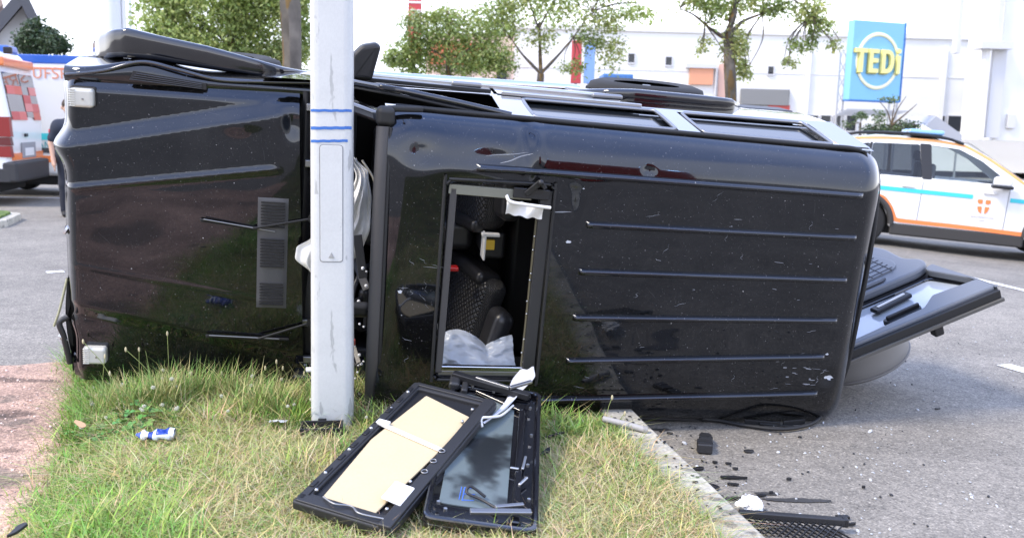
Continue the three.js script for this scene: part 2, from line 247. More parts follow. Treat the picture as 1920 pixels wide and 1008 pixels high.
{
  const us = [], vs = [];
  const fill = (arr, a, b, n) => { for (let i = 0; i < n; i++) arr.push(lerp(a, b, i / n)); };
  fill(us, A0, SO[0], 16); fill(us, SO[0], SO[1], 30); fill(us, SO[1], 4.0, 78); fill(us, 4.0, A1, 22); us.push(A1);
  fill(vs, -1, -0.64, 40); fill(vs, -0.64, 0.60, 50); fill(vs, 0.60, 1, 44); vs.push(1);
  const inside = (a, w) => a > SO[0] && a < SO[1] && w > SO[2] && w < SO[3];
  const pt = (a, s) => { const k = Math.max(0, (a - 4.10) / 0.135), q = 1 - 0.06 * k * k * k; const c = (wTop(a) + wBot(a)) / 2, hw = (wTop(a) - wBot(a)) / 2 * q; return c + s * hw; };
  const geo = surf(0, 0, (a, s) => { let w = pt(a, s); return [a, w, roofZ(a, w), a, w]; }, { us, vs, skip: (a, s) => inside(a, pt(a, s)) });
  const roof = add(suv, 'roof', geo, M.paint, 'black ribbed roof panel with dents, dust and an open sunroof hole');
  // stamped ribs, raised beads that run along the roof
  const rib = (p, q, wid, hgt) => surf(90, 16, (u, v) => { const a = lerp(p[0], q[0], u), end = sm(0, 0.012, u) * sm(1, 0.988, u), w = lerp(p[1], q[1], u) + (v - 0.5) * wid; const sN = Math.sqrt(Math.max(0, 1 - (v * 2 - 1) ** 2)); return [a, w, roofZ(a, w) + 0.0012 * end + hgt * sN * end - 0.002 * (1 - end), a, w]; });
  for (const [p, q] of [[[2.06, 0.545], [4.10, 0.512]], [[2.628, 0.291], [4.10, 0.289]], [[2.616, 0.048], [4.09, 0.057]], [[2.611, -0.196], [4.075, -0.168]], [[2.601, -0.434], [4.04, -0.376]], [[2.468, -0.663], [4.04, -0.592]]]) { add(roof, 'roof_rib', rib(p, q, 0.036, 0.026), M.paint); }
  // scuffs and scratches dragged over the paint
  { const l = []; const mark = (a, w, len, wid, dir) => l.push(surf(10, 1, (u, v) => { const x = a + Math.cos(dir) * len * u + 0.006 * Math.sin(u * 9 + a * 40), y = w + Math.sin(dir) * len * u + (v - 0.5) * wid * Math.sin(0.3 + u * 2.6); return [x, y, roofZ(x, y) + 0.0014]; }));
    for (let k = 0; k < 46; k++) { const low = k < 16; const a = low ? rr(3.75, 4.05) : rr(2.5, 4.0), w = low ? rr(-0.58, -0.40) : rr(-0.65, 0.48); mark(a, w, rr(0.01, low ? 0.05 : 0.07), rr(0.0015, low ? 0.008 : 0.003), rr(-0.5, 0.5) + (rnd() < 0.3 ? 1.2 : 0)); }
    for (let k = 0; k < 10; k++) mark(rr(1.7, 1.88), rr(-0.6, 0.5), rr(0.02, 0.09), 0.002, rr(-1.5, 1.5)); mark(2.45, 0.345, 0.10, 0.006, 0.05); mark(2.1, 0.60, 0.22, 0.004, 0.12); mark(2.18, 0.57, 0.16, 0.006, 0.35);
    const m = add(roof, 'scuff_marks', mg(l), std(lin(0.22, 0.23, 0.25), 0.6)); m.userData.kind = 'stuff'; }
  // inner skin
  add(suv, 'headliner', surf(20, 20, (u, v) => { const a = lerp(A0 + 0.02, A1 - 0.03, u), w = lerp(wBot(a) + 0.03, wTop(a) - 0.03, v); return [a, w, roofZ(a, w) - 0.045]; }, { skip: (u, v) => inside(lerp(A0 + 0.02, A1 - 0.03, u), lerp(-0.78, 0.73, v)) }), M.liner);
  // scraped bare metal spots
  const scr = std(lin(0.5, 0.52, 0.55), 0.5);
  for (const [a, w, r] of [[1.73, -0.09, 0.012], [4.09, -0.50, 0.022], [2.55, 0.20, 0.012], [2.6, 0.47, 0.006], [4.05, -0.36, 0.008], [3.95, -0.6, 0.014]]) add(roof, 'scrape', surf(12, 2, (u, v) => { const t = u * 6.283, k = r * v * (0.6 + 0.7 * hash(Math.round(u * 12) % 12, Math.round(a * 99), 5)); const x = a + Math.cos(t) * k, y = w + Math.sin(t) * k * 0.6; return [x, y, roofZ(x, y) + 0.0016]; }), scr);
}
{ // drip rails and the windscreen header
  const top = [], bot = [], rear = [];
  for (let i = 0; i <= 12; i++) { const a = lerp(1.67, 4.10, i / 12); top.push([a, wTop(a) + 0.008, roofZ(a, wTop(a)) - 0.006]); bot.push([a, wBot(a) - 0.006, roofZ(a, wBot(a)) - 0.006]); }
  const ring = [...top, [4.20, 0.685, 1.70], [4.248, 0.60, 1.735], [4.25, 0.3, 1.79], [4.25, -0.1, 1.795], [4.248, -0.5, 1.775], [4.22, -0.74, 1.71], ...bot.reverse()];
  add(suv, 'drip_rail', tube(ring, 0.013, 260, 8), M.rubber);
  const hd = [[1.612, 0.70, 1.805], [1.61, 0.45, 1.845], [1.612, 0, 1.862], [1.615, -0.45, 1.845], [1.622, -0.79, 1.74]];
  const header = tube(hd, 0.034, 60, 12); add(suv, 'windscreen_header', header, M.greyStrip, 'greyish windscreen top frame with torn edge');
  add(suv, 'header_seal', tube(hd.map(p => [p[0] + 0.034, p[1], p[2] + 0.016]), 0.009, 60, 6), M.rubber);
  add(suv, 'corner_cap', mg([bx(1.575, 1.665, 0.70, 0.795, 1.735, 1.825, 0.03, 4), beam([1.62, 0.783, 1.775], [1.80, 0.79, 1.765], 0.03, 0.03, [0, 0, 1], 0.012)]), M.rubber);
}
{ // sunroof: seal, frame rails, torn pieces
  const Z = 1.892, [a0, a1, w0, w1] = SO;
  const rc = (x0, x1, y0, y1, r, z) => { const p = []; for (const [cx, cy, t0] of [[x1 - r, y1 - r, 0], [x0 + r, y1 - r, 1], [x0 + r, y0 + r, 2], [x1 - r, y0 + r, 3]]) for (let k = 0; k <= 4; k++) { const t = (t0 + k / 4) * Math.PI / 2; p.push([cx + r * Math.cos(t), cy + r * Math.sin(t), z]); } return p; };
  const sr = new THREE.Group(); sr.name = 'sunroof_frame'; suv.add(sr); sr.userData.label = 'open sunroof frame with its lid torn out';
  add(sr, 'outer_seal', tube(rc(a0 - 0.012, a1 + 0.012, w0 - 0.012, w1 + 0.012, 0.05, Z), 0.009, 120, 6, true), M.rubber);
  add(sr, 'inner_well', surf(60, 3, (u, v) => { const pts = rc(a0, a1, w0, w1, 0.045, 0), k = u * pts.length, i = Math.floor(k) % pts.length, j = (i + 1) % pts.length, f = k - Math.floor(k); return [lerp(pts[i][0], pts[j][0], f), lerp(pts[i][1], pts[j][1], f), Z - 0.10 * v]; }), M.darkPlastic);
  add(sr, 'frame_rail', beam([a0 + 0.022, w0 + 0.02, Z - 0.035], [a0 + 0.035, w1 - 0.03, Z - 0.035], 0.036, 0.05, [0, 0, 1], 0.006), M.greyStrip);
  add(sr, 'frame_rail', beam([a1 - 0.035, w0 + 0.02, Z - 0.030], [a1 - 0.026, w1 - 0.02, Z - 0.030], 0.062, 0.05, [0, 0, 1], 0.006), M.plastic);
  const bead = std(lin(0.20, 0.20, 0.16), 0.5, { metalness: 0.2 });
  add(sr, 'frame_rail', beam([a0 + 0.01, w1 - 0.038, Z - 0.03], [a1 - 0.10, w1 - 0.050, Z - 0.03], 0.048, 0.04, [0, 0, 1], 0.004), bead);
  add(sr, 'frame_rail', beam([a0 + 0.02, w0 + 0.045, Z - 0.025], [a1 - 0.03, w0 + 0.045, Z - 0.03], 0.026, 0.03, [0, 0, 1], 0.006), M.chrome);
  add(sr, 'frame_rail', beam([a0 + 0.02, w0 + 0.018, Z - 0.03], [a1 - 0.03, w0 + 0.018, Z - 0.035], 0.026, 0.03, [0, 0, 1], 0.004), M.steel);
  add(sr, 'guide_strip', beam([a1 - 0.068, w0 + 0.05, Z - 0.04], [a1 - 0.06, w1 - 0.10, Z - 0.04], 0.006, 0.03), std(lin(0.12, 0.105, 0.06), 0.6));
  for (let k = 0; k < 9; k++) add(sr, 'rivet', T(new THREE.SphereGeometry(0.0055, 6, 5), a1 - 0.072 + rr(-0.004, 0.012), lerp(w0 + 0.06, w1 - 0.16, k / 9) + rr(-0.03, 0.03), Z - 0.02), M.alu);
  // bent hinge bracket and torn white lining at the upper corner
  add(sr, 'hinge_bracket', mg([beam([2.31, 0.43, Z + 0.01], [2.375, 0.50, Z + 0.035], 0.028, 0.02), beam([2.37, 0.505, Z + 0.03], [2.40, 0.465, Z + 0.03], 0.02, 0.03), T(new THREE.SphereGeometry(0.016, 8, 6), 2.372, 0.497, Z + 0.045), beam([2.25, 0.435, Z], [2.43, 0.43, Z], 0.05, 0.02)]), M.darkPlastic);
  add(sr, 'torn_lining', surf(26, 8, (u, v) => { const a = lerp(2.215, 2.40, u), w = 0.405 - 0.075 * v * (1 - 0.15 * u) - 0.03 * u; return [a, w + 0.004 * Math.sin(u * 19), Z + 0.035 + 0.012 * Math.sin(u * 9 + v * 3) - 0.01 * v]; }), M.cloth, 'torn white lining hanging in the sunroof corner');
  add(sr, 'lining_roll', tube([[2.21, 0.425, Z + 0.04], [2.23, 0.398, Z + 0.055], [2.31, 0.388, Z + 0.06], [2.43, 0.378, Z + 0.055]], 0.0085, 24, 7), M.cloth);
}
{ // cabin seen through the holes
  const quilt = tex(256, (u, v) => { const a = Math.abs(((u * 8 + v * 8) % 1) - 0.5) * 2, b = Math.abs(((u * 8 - v * 8 + 8) % 1) - 0.5) * 2; return Math.pow(Math.min(1 - Math.pow(a, 6), 1 - Math.pow(b, 6)), 0.7); }, false, 1.6);
  const qm = phy(lin(0.018, 0.018, 0.02), 0.4, { bumpMap: quilt, bumpScale: 0.012 });
  const padded = (x0, x1, y0, y1, z0, z1, r) => bx(x0, x1, y0, y1, z0, z1, r, 5);
  for (const s of [1, -1]) {
    const seat = new THREE.Group(); seat.name = 'front_seat'; suv.add(seat); seat.position.set(2.05, 0.36 * s - 0.02, 0.75);
    seat.userData.label = s > 0 ? 'black leather passenger seat' : 'black quilted leather driver seat';
    add(seat, 'cushion', padded(-0.45, 0.08, -0.25, 0.25, -0.1, 0.08, 0.07), qm);
    const b = padded(-0.07, 0.10, -0.25, 0.25, 0.0, 0.56, 0.075); b.rotateY(0.30); add(seat, 'backrest', T(b, 0.05, 0, 0.02), qm);
    const b2 = mg([padded(-0.10, 0.06, -0.27, -0.19, 0.06, 0.50, 0.035), padded(-0.10, 0.06, 0.19, 0.27, 0.06, 0.50, 0.035)]); b2.rotateY(0.30); add(seat, 'side_bolster', T(b2, 0.05, 0, 0.02), M.leather);
    const h = padded(-0.06, 0.06, -0.14, 0.14, 0.0, 0.19, 0.055); h.rotateY(0.2); add(seat, 'headrest', T(h, 0.24, 0, 0.60), M.leather);
    if (s < 0) seat.rotation.z = -0.25;
  }
  add(suv, 'centre_console', padded(1.55, 2.20, -0.09, 0.09, 0.6, 1.04, 0.05), M.leather);
  add(suv, 'seat_belt_tongue', bx(2.03, 2.09, -0.142, -0.118, 1.24, 1.30, 0.006), M.red);
  add(suv, 'warning_label', mg([bx(2.215, 2.225, -0.06, 0.09, 1.22, 1.34, 0.002), bx(2.2, 2.30, 0.075, 0.092, 1.295, 1.34, 0.004)]), M.cloth);
  add(suv, 'warning_label', bx(2.22, 2.275, 0.00, 0.055, 1.305, 1.33, 0.002), std(lin(0.75, 0.48, 0.04), 0.6));
  add(suv, 'belt_post', padded(2.22, 2.34, -0.06, 0.09, 0.9, 1.30, 0.02), M.darkPlastic);
  add(suv, 'rear_bench', mg([padded(2.85, 3.05, -0.82, 0.74, 0.6, 1.50, 0.07), padded(2.45, 2.95, -0.82, 0.74, 0.5, 0.8, 0.06)]), M.leather);
  add(suv, 'cabin_floor', bx(0.9, 4.15, -0.83, 0.80, 0.42, 0.5, 0.01), M.liner);
  add(suv, 'firewall', bx(1.12, 1.18, -0.74, 0.74, 0.5, 1.12, 0.01), M.liner);
  add(suv, 'dashboard', padded(1.16, 1.50, -0.82, 0.76, 0.82, 1.12, 0.06), M.plastic);
  add(suv, 'dashboard_top', surf(12, 24, (u, v) => [lerp(1.14, 1.48, u), lerp(-0.70, 0.70, v), 1.115 + 0.035 * Math.sin(u * 3.1) + 0.02 * Math.sin(v * 9)]), M.plastic);
  add(suv, 'door_trim', mg([bx(1.2, 2.3, -0.84, -0.79, 0.48, 1.26, 0.02), bx(1.35, 2.2, -0.80, -0.72, 0.85, 0.98, 0.03)]), M.leather);
  const wheel = new THREE.Group(); wheel.name = 'steering_wheel'; suv.add(wheel); wheel.position.set(1.60, -0.36, 1.12); wheel.rotation.y = 1.05;
  add(wheel, 'rim', new THREE.TorusGeometry(0.185, 0.016, 8, 40), M.leather); add(wheel, 'hub', padded(-0.07, 0.07, -0.06, 0.06, -0.03, 0.03, 0.025), M.leather);
  add(wheel, 'spoke', mg([bx(-0.18, 0.18, -0.02, 0.02, -0.012, 0.012, 0.006), bx(-0.02, 0.02, -0.18, 0, -0.012, 0.012, 0.006)]), M.plastic);
  // crumpled clear sheet at the lower edge of the sunroof
  const film = phy(lin(0.75, 0.80, 0.85), 0.3, { transmission: 0.45, thickness: 0 });
  add(suv, 'plastic_sheet', surf(40, 22, (u, v) => { const a = lerp(1.945, 2.37, u), k = fbm(u * 5 + 5, v * 4 + 5, 128, 33, 4); const hgt = 0.06 + 0.10 * Math.pow(Math.abs(Math.sin(u * 4.2 + 0.3)), 0.8) * (1 - 0.3 * u); return [a, -0.535 + v * hgt + 0.02 * (k - 0.5), 1.74 - 0.16 * v + 0.10 * (k - 0.5)]; }), film, 'crumpled translucent plastic sheet');
  add(suv, 'plastic_sheet', surf(16, 16, (u, v) => { const k = fbm(u * 5 + 15, v * 5 + 5, 128, 34, 4); return [1.945 + 0.03 * u * (1 - v) + 0.02 * k, lerp(-0.53, -0.33, v), 1.74 - 0.1 * u + 0.06 * (k - 0.5)]; }), film);
}
{ // airbag hanging out through the windscreen hole
  const bagM = std(lin(0.70, 0.69, 0.65), 0.95);
  const pl = (tab, t) => { for (let i = 0; i + 1 < tab.length; i++) if (t <= tab[i + 1][0]) { const k = (t - tab[i][0]) / (tab[i + 1][0] - tab[i][0]); return lerp(tab[i][1], tab[i + 1][1], k * k * (3 - 2 * k)); } return tab[tab.length - 1][1]; };
  const aR = [[0, 1.50], [0.12, 1.565], [0.35, 1.590], [0.55, 1.588], [0.72, 1.555], [0.85, 1.50], [1, 1.34]], aL = [[0, 1.46], [0.15, 1.50], [0.45, 1.42], [0.68, 1.28], [0.78, 1.205], [0.86, 1.20], [1, 1.29]];
  const g = surf(70, 50, (u, v) => { const l = pl(aL, u), r = pl(aR, u), a = lerp(l, r, v), w = lerp(0.47, -0.17, u) - 0.05 * v * sm(0.3, 0.8, u); const puff = 0.06 * Math.sin(v * 3.1416) * sm(0, 0.2, u), fold = 0.010 * Math.sin(v * 19 + u * 4) + 0.006 * Math.sin(v * 37 - u * 7) + 0.008 * Math.sin(u * 16 + v * 5); return [a, w + 0.4 * fold, 1.36 + puff + fold - 0.03 * v]; });
  add(suv, 'airbag', g, bagM, 'limp white airbag hanging through the broken windscreen');
  add(suv, 'airbag_seam', tube([[1.53, 0.46, 1.35], [1.595, 0.36, 1.35], [1.602, 0.25, 1.35], [1.60, 0.16, 1.34]], 0.006, 30, 6), std(lin(0.55, 0.50, 0.38), 0.9));
  const mir = new THREE.Group(); mir.name = 'interior_mirror'; suv.add(mir);
  add(mir, 'housing', bx(1.48, 1.60, -0.305, -0.225, 1.62, 1.68, 0.032, 5), M.plastic); add(mir, 'stem', beam([1.59, -0.26, 1.66], [1.63, -0.24, 1.80], 0.02, 0.02), M.darkPlastic);
  const bits = [[1.50, -0.05, 1.3, 1.585, -0.22, 1.45], [1.47, -0.45, 1.2, 1.56, -0.62, 1.5], [1.44, -0.66, 1.25, 1.57, -0.68, 1.4], [1.52, 0.08, 1.45, 1.56, -0.14, 1.5]];
  for (const b of bits) add(suv, 'broken_trim', beam([b[0], b[1], b[2]], [b[3], b[4], b[5]], rr(0.015, 0.05), 0.012), M.darkPlastic);
  for (let k = 0; k < 14; k++) add(suv, 'glass_chip', T(new THREE.IcosahedronGeometry(rr(0.005, 0.011), 0), rr(1.53, 1.58), rr(-0.7, -0.05), rr(1.35, 1.6)), M.white);
  add(suv, 'red_clip', bx(1.50, 1.535, -0.51, -0.475, 1.5, 1.53, 0.008), std(lin(0.35, 0.06, 0.04), 0.5));
}
// --- bonnet
const domeW = a => lerp(0.465, 0.71, clamp((a - 0.06) / 1.12));
function hoodZ(a, w) {
  const s = Math.abs(w), d = domeW(a); let z = 1.172 + 0.03 * clamp(a / 1.22);
  z += 0.042 * clamp((d + 0.03 - s) / 0.075) + 0.012 * (1 - (w / 0.75) ** 2);
  const b = lerp(0.20, 0.37, (a - 0.02) / 1.08); z += (w > 0 ? 0.014 : 0.003) * Math.exp(-(((s - b) / 0.013) ** 2)) * sm(0.0, 0.04, a) * sm(1.13, 1.05, a);
  z -= 0.11 * Math.pow(Math.max(0, (0.085 - a) / 0.085), 2.2) + 0.035 * (w > 0 ? sm(0.70, 0.775, s) : sm(0.80, 0.895, s));
  z += 0.006 * (fbm(a * 2.6 + 60, w * 2.4 + 60, 512, 95, 2) - 0.5);
  z -= 0.02 * Math.exp(-((a - 1.19) ** 2) / 0.0025 - ((w - 0.62) ** 2) / 0.006);
  z += 0.009 * Math.exp(-((a - 0.9) ** 2) / 0.012 - ((w - 0.60) ** 2) / 0.004);
  return z;
}
{
  const skew = (a, w) => -(0.05 * Math.exp(-(((w - 0.41) / 0.07) ** 2)) + 0.02 * Math.exp(-(((w + 0.55) / 0.06) ** 2))) * Math.max(0, 1 - a / 0.35) ** 2 + a - 0.018 * w / 0.7 * (a / 1.2) * 1.6;
  const hood = add(suv, 'bonnet', surf(90, 150, (u, v) => { const a = lerp(0, 1.225, u), w = lerp(-0.89, 0.765, v); return [skew(a, w) - 0.0, w, hoodZ(a, w), a, w]; }), M.paint, 'black bonnet with raised centre and stamped creases');
  add(hood, 'bonnet_lip', surf(4, 60, (u, v) => { const w = lerp(-0.79, 0.75, v); return [skew(0, w) - 0.012 * Math.sin(u * 3.14), w, hoodZ(0, w) - 0.06 * u]; }), M.paint);
  add(suv, 'nose_panel', surf(6, 20, (u, v) => { const w = lerp(-0.76, 0.76, v); return [0.015 + 0.02 * u, w, lerp(1.07, 0.50, u)]; }), M.darkPlastic);
  const bad = T(new THREE.CylinderGeometry(0.030, 0.030, 0.012, 28).rotateZ(1.1), 0.004, -0.035, 1.135); add(hood, 'badge', bad, std(lin(0.62, 0.64, 0.66), 0.3, { metalness: 0.4 }), 'small round silver badge on the bonnet edge');
  const bs = std(lin(0.1, 0.11, 0.13), 0.3, { metalness: 0.6 }); add(hood, 'badge_star', mg([0, 1, 2].map(k => beam([-0.004, -0.035, 1.141], [-0.004 - 0.008 * 0, -0.035 + 0.022 * Math.sin(k * 2.094), 1.141 + 0.022 * Math.cos(k * 2.094)], 0.004, 0.004))), bs);
  // air vent in front of the windscreen
  const vent = new THREE.Group(); vent.name = 'cowl_vent'; hood.add(vent);
  const vz = (a, w) => hoodZ(a, w) + 0.004;
  add(vent, 'vent_plate', surf(6, 30, (u, v) => { const a = lerp(0.995, 1.155, u), w = lerp(-0.40, 0.215, v), e = sm(0, 0.06, u) * sm(1, 0.94, u) * sm(0, 0.02, v) * sm(1, 0.98, v); return [a, w, vz(a, w) + 0.008 * e]; }), std(lin(0.065, 0.065, 0.067), 0.55));
  for (const [w0, w1] of [[0.06, 0.195], [-0.16, 0.005], [-0.375, -0.245]]) for (let w = w0; w <= w1; w += 0.0165) add(vent, 'vent_slat', beam([1.012, w, vz(1.03, w) + 0.0145], [1.138, w, vz(1.12, w) + 0.0145], 0.0085, 0.009, [0, 0, 1], 0.002), M.liner);
  add(vent, 'washer_nozzle', bx(1.05, 1.075, -0.225, -0.20, 1.225, 1.25, 0.006), M.plastic); add(vent, 'washer_nozzle', bx(1.05, 1.07, 0.02, 0.04, 1.225, 1.248, 0.006), M.plastic);
  for (const [x0, y0, x1, y1, px, py] of [[0.70, 0.082, 1.14, 0.030, 1.28, 0.115], [0.73, -0.565, 1.175, -0.578, 1.29, -0.475]]) {
    const wp = new THREE.Group(); wp.name = 'wiper'; suv.add(wp);
    add(wp, 'wiper_blade', mg([beam([x0, y0, 1.262], [x1, y1, 1.255], 0.008, 0.016), beam([x0, y0 - 0.012, 1.250], [x1, y1 - 0.01, 1.245], 0.006, 0.015)]), M.rubber); add(wp, 'wiper_spine', beam([x0 + 0.02, y0 + 0.004, 1.276], [x1 - 0.05, y1 + 0.004, 1.270], 0.006, 0.006), M.steel);
    add(wp, 'wiper_arm', mg([beam([lerp(x0, x1, 0.62), lerp(y0, y1, 0.62), 1.285], [px, py, 1.27], 0.013, 0.010), T(new THREE.CylinderGeometry(0.022, 0.022, 0.03, 14).rotateX(Math.PI / 2), px, py, 1.265)]), M.darkPlastic);
  }
  for (const s of [1, -1]) {   // turn signals on the wing tops
    const y = s > 0 ? 0.672 : -0.715, t = new THREE.Group(); t.name = 'turn_signal'; suv.add(t);
    const x = s > 0 ? 0.06 : 0.09; const lens = phy(lin(0.55, 0.54, 0.48), 0.25, { clearcoat: 0.6 });
    add(t, 'lens', bx(x, x + 0.115, y - 0.048, y + 0.048, 1.17, 1.232, 0.018, 4), lens);
    for (let k = 0; k < 8; k++) add(t, 'lens_rib', bx(x - 0.002, x + 0.03, y - 0.042 + k * 0.0115, y - 0.037 + k * 0.0115, 1.185, 1.236, 0.001), lens);
    add(t, 'screw', T(new THREE.CylinderGeometry(0.005, 0.005, 0.006, 8).rotateX(Math.PI / 2), x + 0.066, y - 0.004, 1.234), M.steel);
    add(t, 'gasket', bx(x - 0.008, x + 0.122, y - 0.055, y + 0.055, 1.15, 1.182, 0.012, 3), M.rubber);
  }
}
{ // wings, cowl, pillars, flanks
  const wing = (s) => surf(40, 18, (u, v) => { const a = lerp(0.0, 1.30, u), rise = s > 0 ? 0.055 * Math.exp(-((a - 0.38) ** 2) / 0.035) : 0; const w = v < 0.5 ? lerp(0.742, 0.815 + rise, v * 2) : lerp(0.815 + rise, 0.845 + rise * 0.6, (v - 0.5) * 2); const z = v < 0.5 ? 1.148 + 0.02 * Math.sin(v * 6.28) : lerp(1.148, 0.86, Math.pow((v - 0.5) * 2, 1.3)); return [a + 0.01, (s > 0 ? w : w + 0.075 * sm(0.05, 0.7, v)) * s, z - 0.05 * Math.pow(Math.max(0, (0.12 - a) / 0.12), 2), a, w]; });
  const rw = add(suv, 'wing', wing(1), M.paint, 'bent upper wing above the bonnet edge'); add(suv, 'wing', wing(-1), M.paint);
  add(rw, 'wing_bead', tube([[0.03, 0.775, 1.165], [0.22, 0.812, 1.168], [0.40, 0.868, 1.168], [0.58, 0.842, 1.168], [0.78, 0.806, 1.168], [1.0, 0.812, 1.168], [1.26, 0.826, 1.168]], 0.010, 80, 8), M.gloss);
  const louv = new THREE.Group(); louv.name = 'wing_louvre'; suv.add(louv);
  add(louv, 'louvre_base', hexa([[0.34, 0.775, 1.176], [0.72, 0.752, 1.176], [0.72, 0.785, 1.176], [0.36, 0.822, 1.176]], [0, 0, 0.006]), M.darkPlastic);
  for (let k = 0; k < 4; k++) add(louv, 'louvre_slat', beam([0.345 + 0.01 * k, 0.780 + 0.0105 * k, 1.188], [0.70, 0.757 + 0.0075 * k, 1.188], 0.005, 0.008), M.gloss);
  add(suv, 'cowl', surf(10, 40, (u, v) => { const w = lerp(-0.78, 0.78, v); return [lerp(1.21, 1.345, u), w, 1.17 - 0.03 * u + 0.02 * Math.sin(u * 9)]; }), M.darkPlastic);
  add(suv, 'hinge_gap', mg([0.70, 0.4, -0.5, -0.72].map(w => bx(1.23, 1.30, w - 0.02, w + 0.02, 1.17, 1.205, 0.006))), M.steel);
  for (const s of [1, -1]) add(suv, 'windscreen_pillar', beam([1.30, 0.765 * s, 1.16], [1.63, (s > 0 ? 0.735 : 0.77) * s, 1.775], 0.075, 0.06, [0, 1, 0], 0.02), M.gloss);
  add(suv, 'windscreen_sill', beam([1.325, -0.74, 1.14], [1.325, 0.76, 1.14], 0.05, 0.05), M.plastic);
  // flank below the waistline and leaning window band; s = -1 lies on the ground
  const waist = 0.845;
  const flank = s => surf(60, 14, (u, v) => { const a = lerp(1.0, 4.20, u); const z = lerp(1.22, 0.50, v), bul = 0.012 * Math.sin(v * 3.14); return [a, s * (waist - 0.02 * sm(0, 0.02, 0) + bul - (s > 0 ? 0.03 * sm(1.0, 4.2, a) : -0.02)) , z, a, z]; });
  add(suv, 'flank', flank(1), M.paint); add(suv, 'flank', flank(-1), M.paint);
  const yEdge = (s, a) => s > 0 ? wTop(a) + 0.004 : wBot(a) - 0.002;
  const yWaist = (s, a) => s > 0 ? waist - 0.03 * sm(1.0, 4.2, a) : -(waist + 0.02);
  const band = (s, a, t, out = 0) => { const y0 = yEdge(s, a), y1 = yWaist(s, a); return [a, lerp(y0, y1, t) + s * out, lerp(1.735, 1.22, t)]; };
  for (const s of [1, -1]) {
    // frames: cant rail, waist rail, pillars
    const strip = (a0, a1, t0, t1, out) => surf(30, 3, (u, v) => band(s, lerp(a0, a1, u), lerp(t0, t1, v), out));
    add(suv, 'cant_rail', strip(1.62, 4.2, 0.0, 0.10, 0.004), M.gloss);
    add(suv, 'waist_rail', strip(1.35, 4.2, 0.90, 1.0, 0.006), M.gloss);
    const post = (a0, a1, sk) => surf(3, 10, (u, v) => band(s, lerp(a0, a1, u) + sk * (1 - v), lerp(0.08, 0.92, v), 0.008));
    for (const [a0, a1] of [[2.20, 2.36], [3.12, 3.24], [4.02, 4.20]]) add(suv, 'side_pillar', post(a0, a1, 0.0), M.gloss);
    for (const [a0, a1] of s > 0 ? [[2.36, 3.12], [3.26, 4.0]] : [[1.45, 2.2], [2.36, 3.12], [3.26, 4.0]]) { const q = add(suv, 'side_window', surf(8, 4, (u, v) => band(s, lerp(a0 - 0.04, a1 + 0.04, u), lerp(0.06, 0.94, v), -0.018)), M.glassDark); if (s > 0) add(q, 'window_seal', tube([[a0 + 0.01, 0.12], [a1 - 0.01, 0.12], [a1 - 0.01, 0.88], [a0 + 0.01, 0.88]].map(([a, t]) => band(s, a, t, 0.004)), 0.011, 60, 6, true, 0.05), s > 0 ? M.steel : M.rubber); }
  }
  // the sprung front passenger door frame standing above the gutter
  const dr = new THREE.Group(); dr.name = 'front_door'; suv.add(dr); dr.userData.label = 'sprung passenger door with an empty bent window frame';
  const doorLine = [[2.24, 0.785, 1.70], [1.98, 0.825, 1.69], [1.70, 0.862, 1.66], [1.60, 0.868, 1.60], [1.42, 0.862, 1.30]];
  add(dr, 'window_frame', tube(doorLine, 0.018, 60, 6, false, 0.1), M.gloss); add(dr, 'frame_seal', tube(doorLine.map(p => [p[0] + 0.01, p[1] - 0.026, p[2] + 0.005]), 0.009, 60, 6, false, 0.1), M.rubber);
  add(dr, 'door_skin', surf(20, 10, (u, v) => [lerp(1.28, 2.22, u), 0.862 + 0.018 * Math.sin(v * 3) - 0.02 * u, lerp(1.22, 0.55, v)]), M.paint);
  add(dr, 'waist_seal', beam([1.42, 0.872, 1.235], [2.2, 0.855, 1.235], 0.02, 0.03), M.rubber);
  add(dr, 'door_handle', bx(2.0, 2.17, 0.855, 0.885, 1.06, 1.10, 0.012), M.steel);
  add(dr, 'glass_remnant', surf(12, 3, (u, v) => [lerp(1.66, 1.96, u), 0.838 - 0.012 * u, 1.60 - 0.05 * v * (0.4 + 0.6 * Math.abs(Math.sin(u * 9)))]), M.alu);
  const rd = new THREE.Group(); rd.name = 'rear_door'; suv.add(rd);
  add(rd, 'door_skin', surf(20, 10, (u, v) => [lerp(2.24, 3.02, u), 0.846 + 0.014 * Math.sin(v * 3) - 0.016 * u, lerp(1.22, 0.55, v)]), M.paint);
  add(rd, 'waist_seal', beam([2.26, 0.850, 1.23], [3.05, 0.836, 1.23], 0.02, 0.03), M.alu);
  add(rd, 'door_handle', bx(2.80, 2.98, 0.846, 0.876, 1.06, 1.10, 0.012), M.steel);
  add(suv, 'protective_strip', beam([1.3, 0.872, 0.95], [3.0, 0.85, 0.95], 0.03, 0.09, [0, 0, 1], 0.01), M.alu);
  add(suv, 'underbody', bx(0.05, 4.1, -0.7, 0.7, 0.34, 0.44, 0.02), M.liner);
  add(suv, 'engine_block', bx(0.12, 1.05, -0.55, 0.55, 0.45, 1.05, 0.05), M.liner);
  add(suv, 'running_board', mg([tube([[1.52, 0.828, 0.44], [1.7, 0.832, 0.44], [2.75, 0.842, 0.44], [2.88, 0.836, 0.44]], 0.030, 40, 12), bx(1.6, 2.8, 0.70, 0.80, 0.40, 0.46, 0.012)]), M.chrome);
}
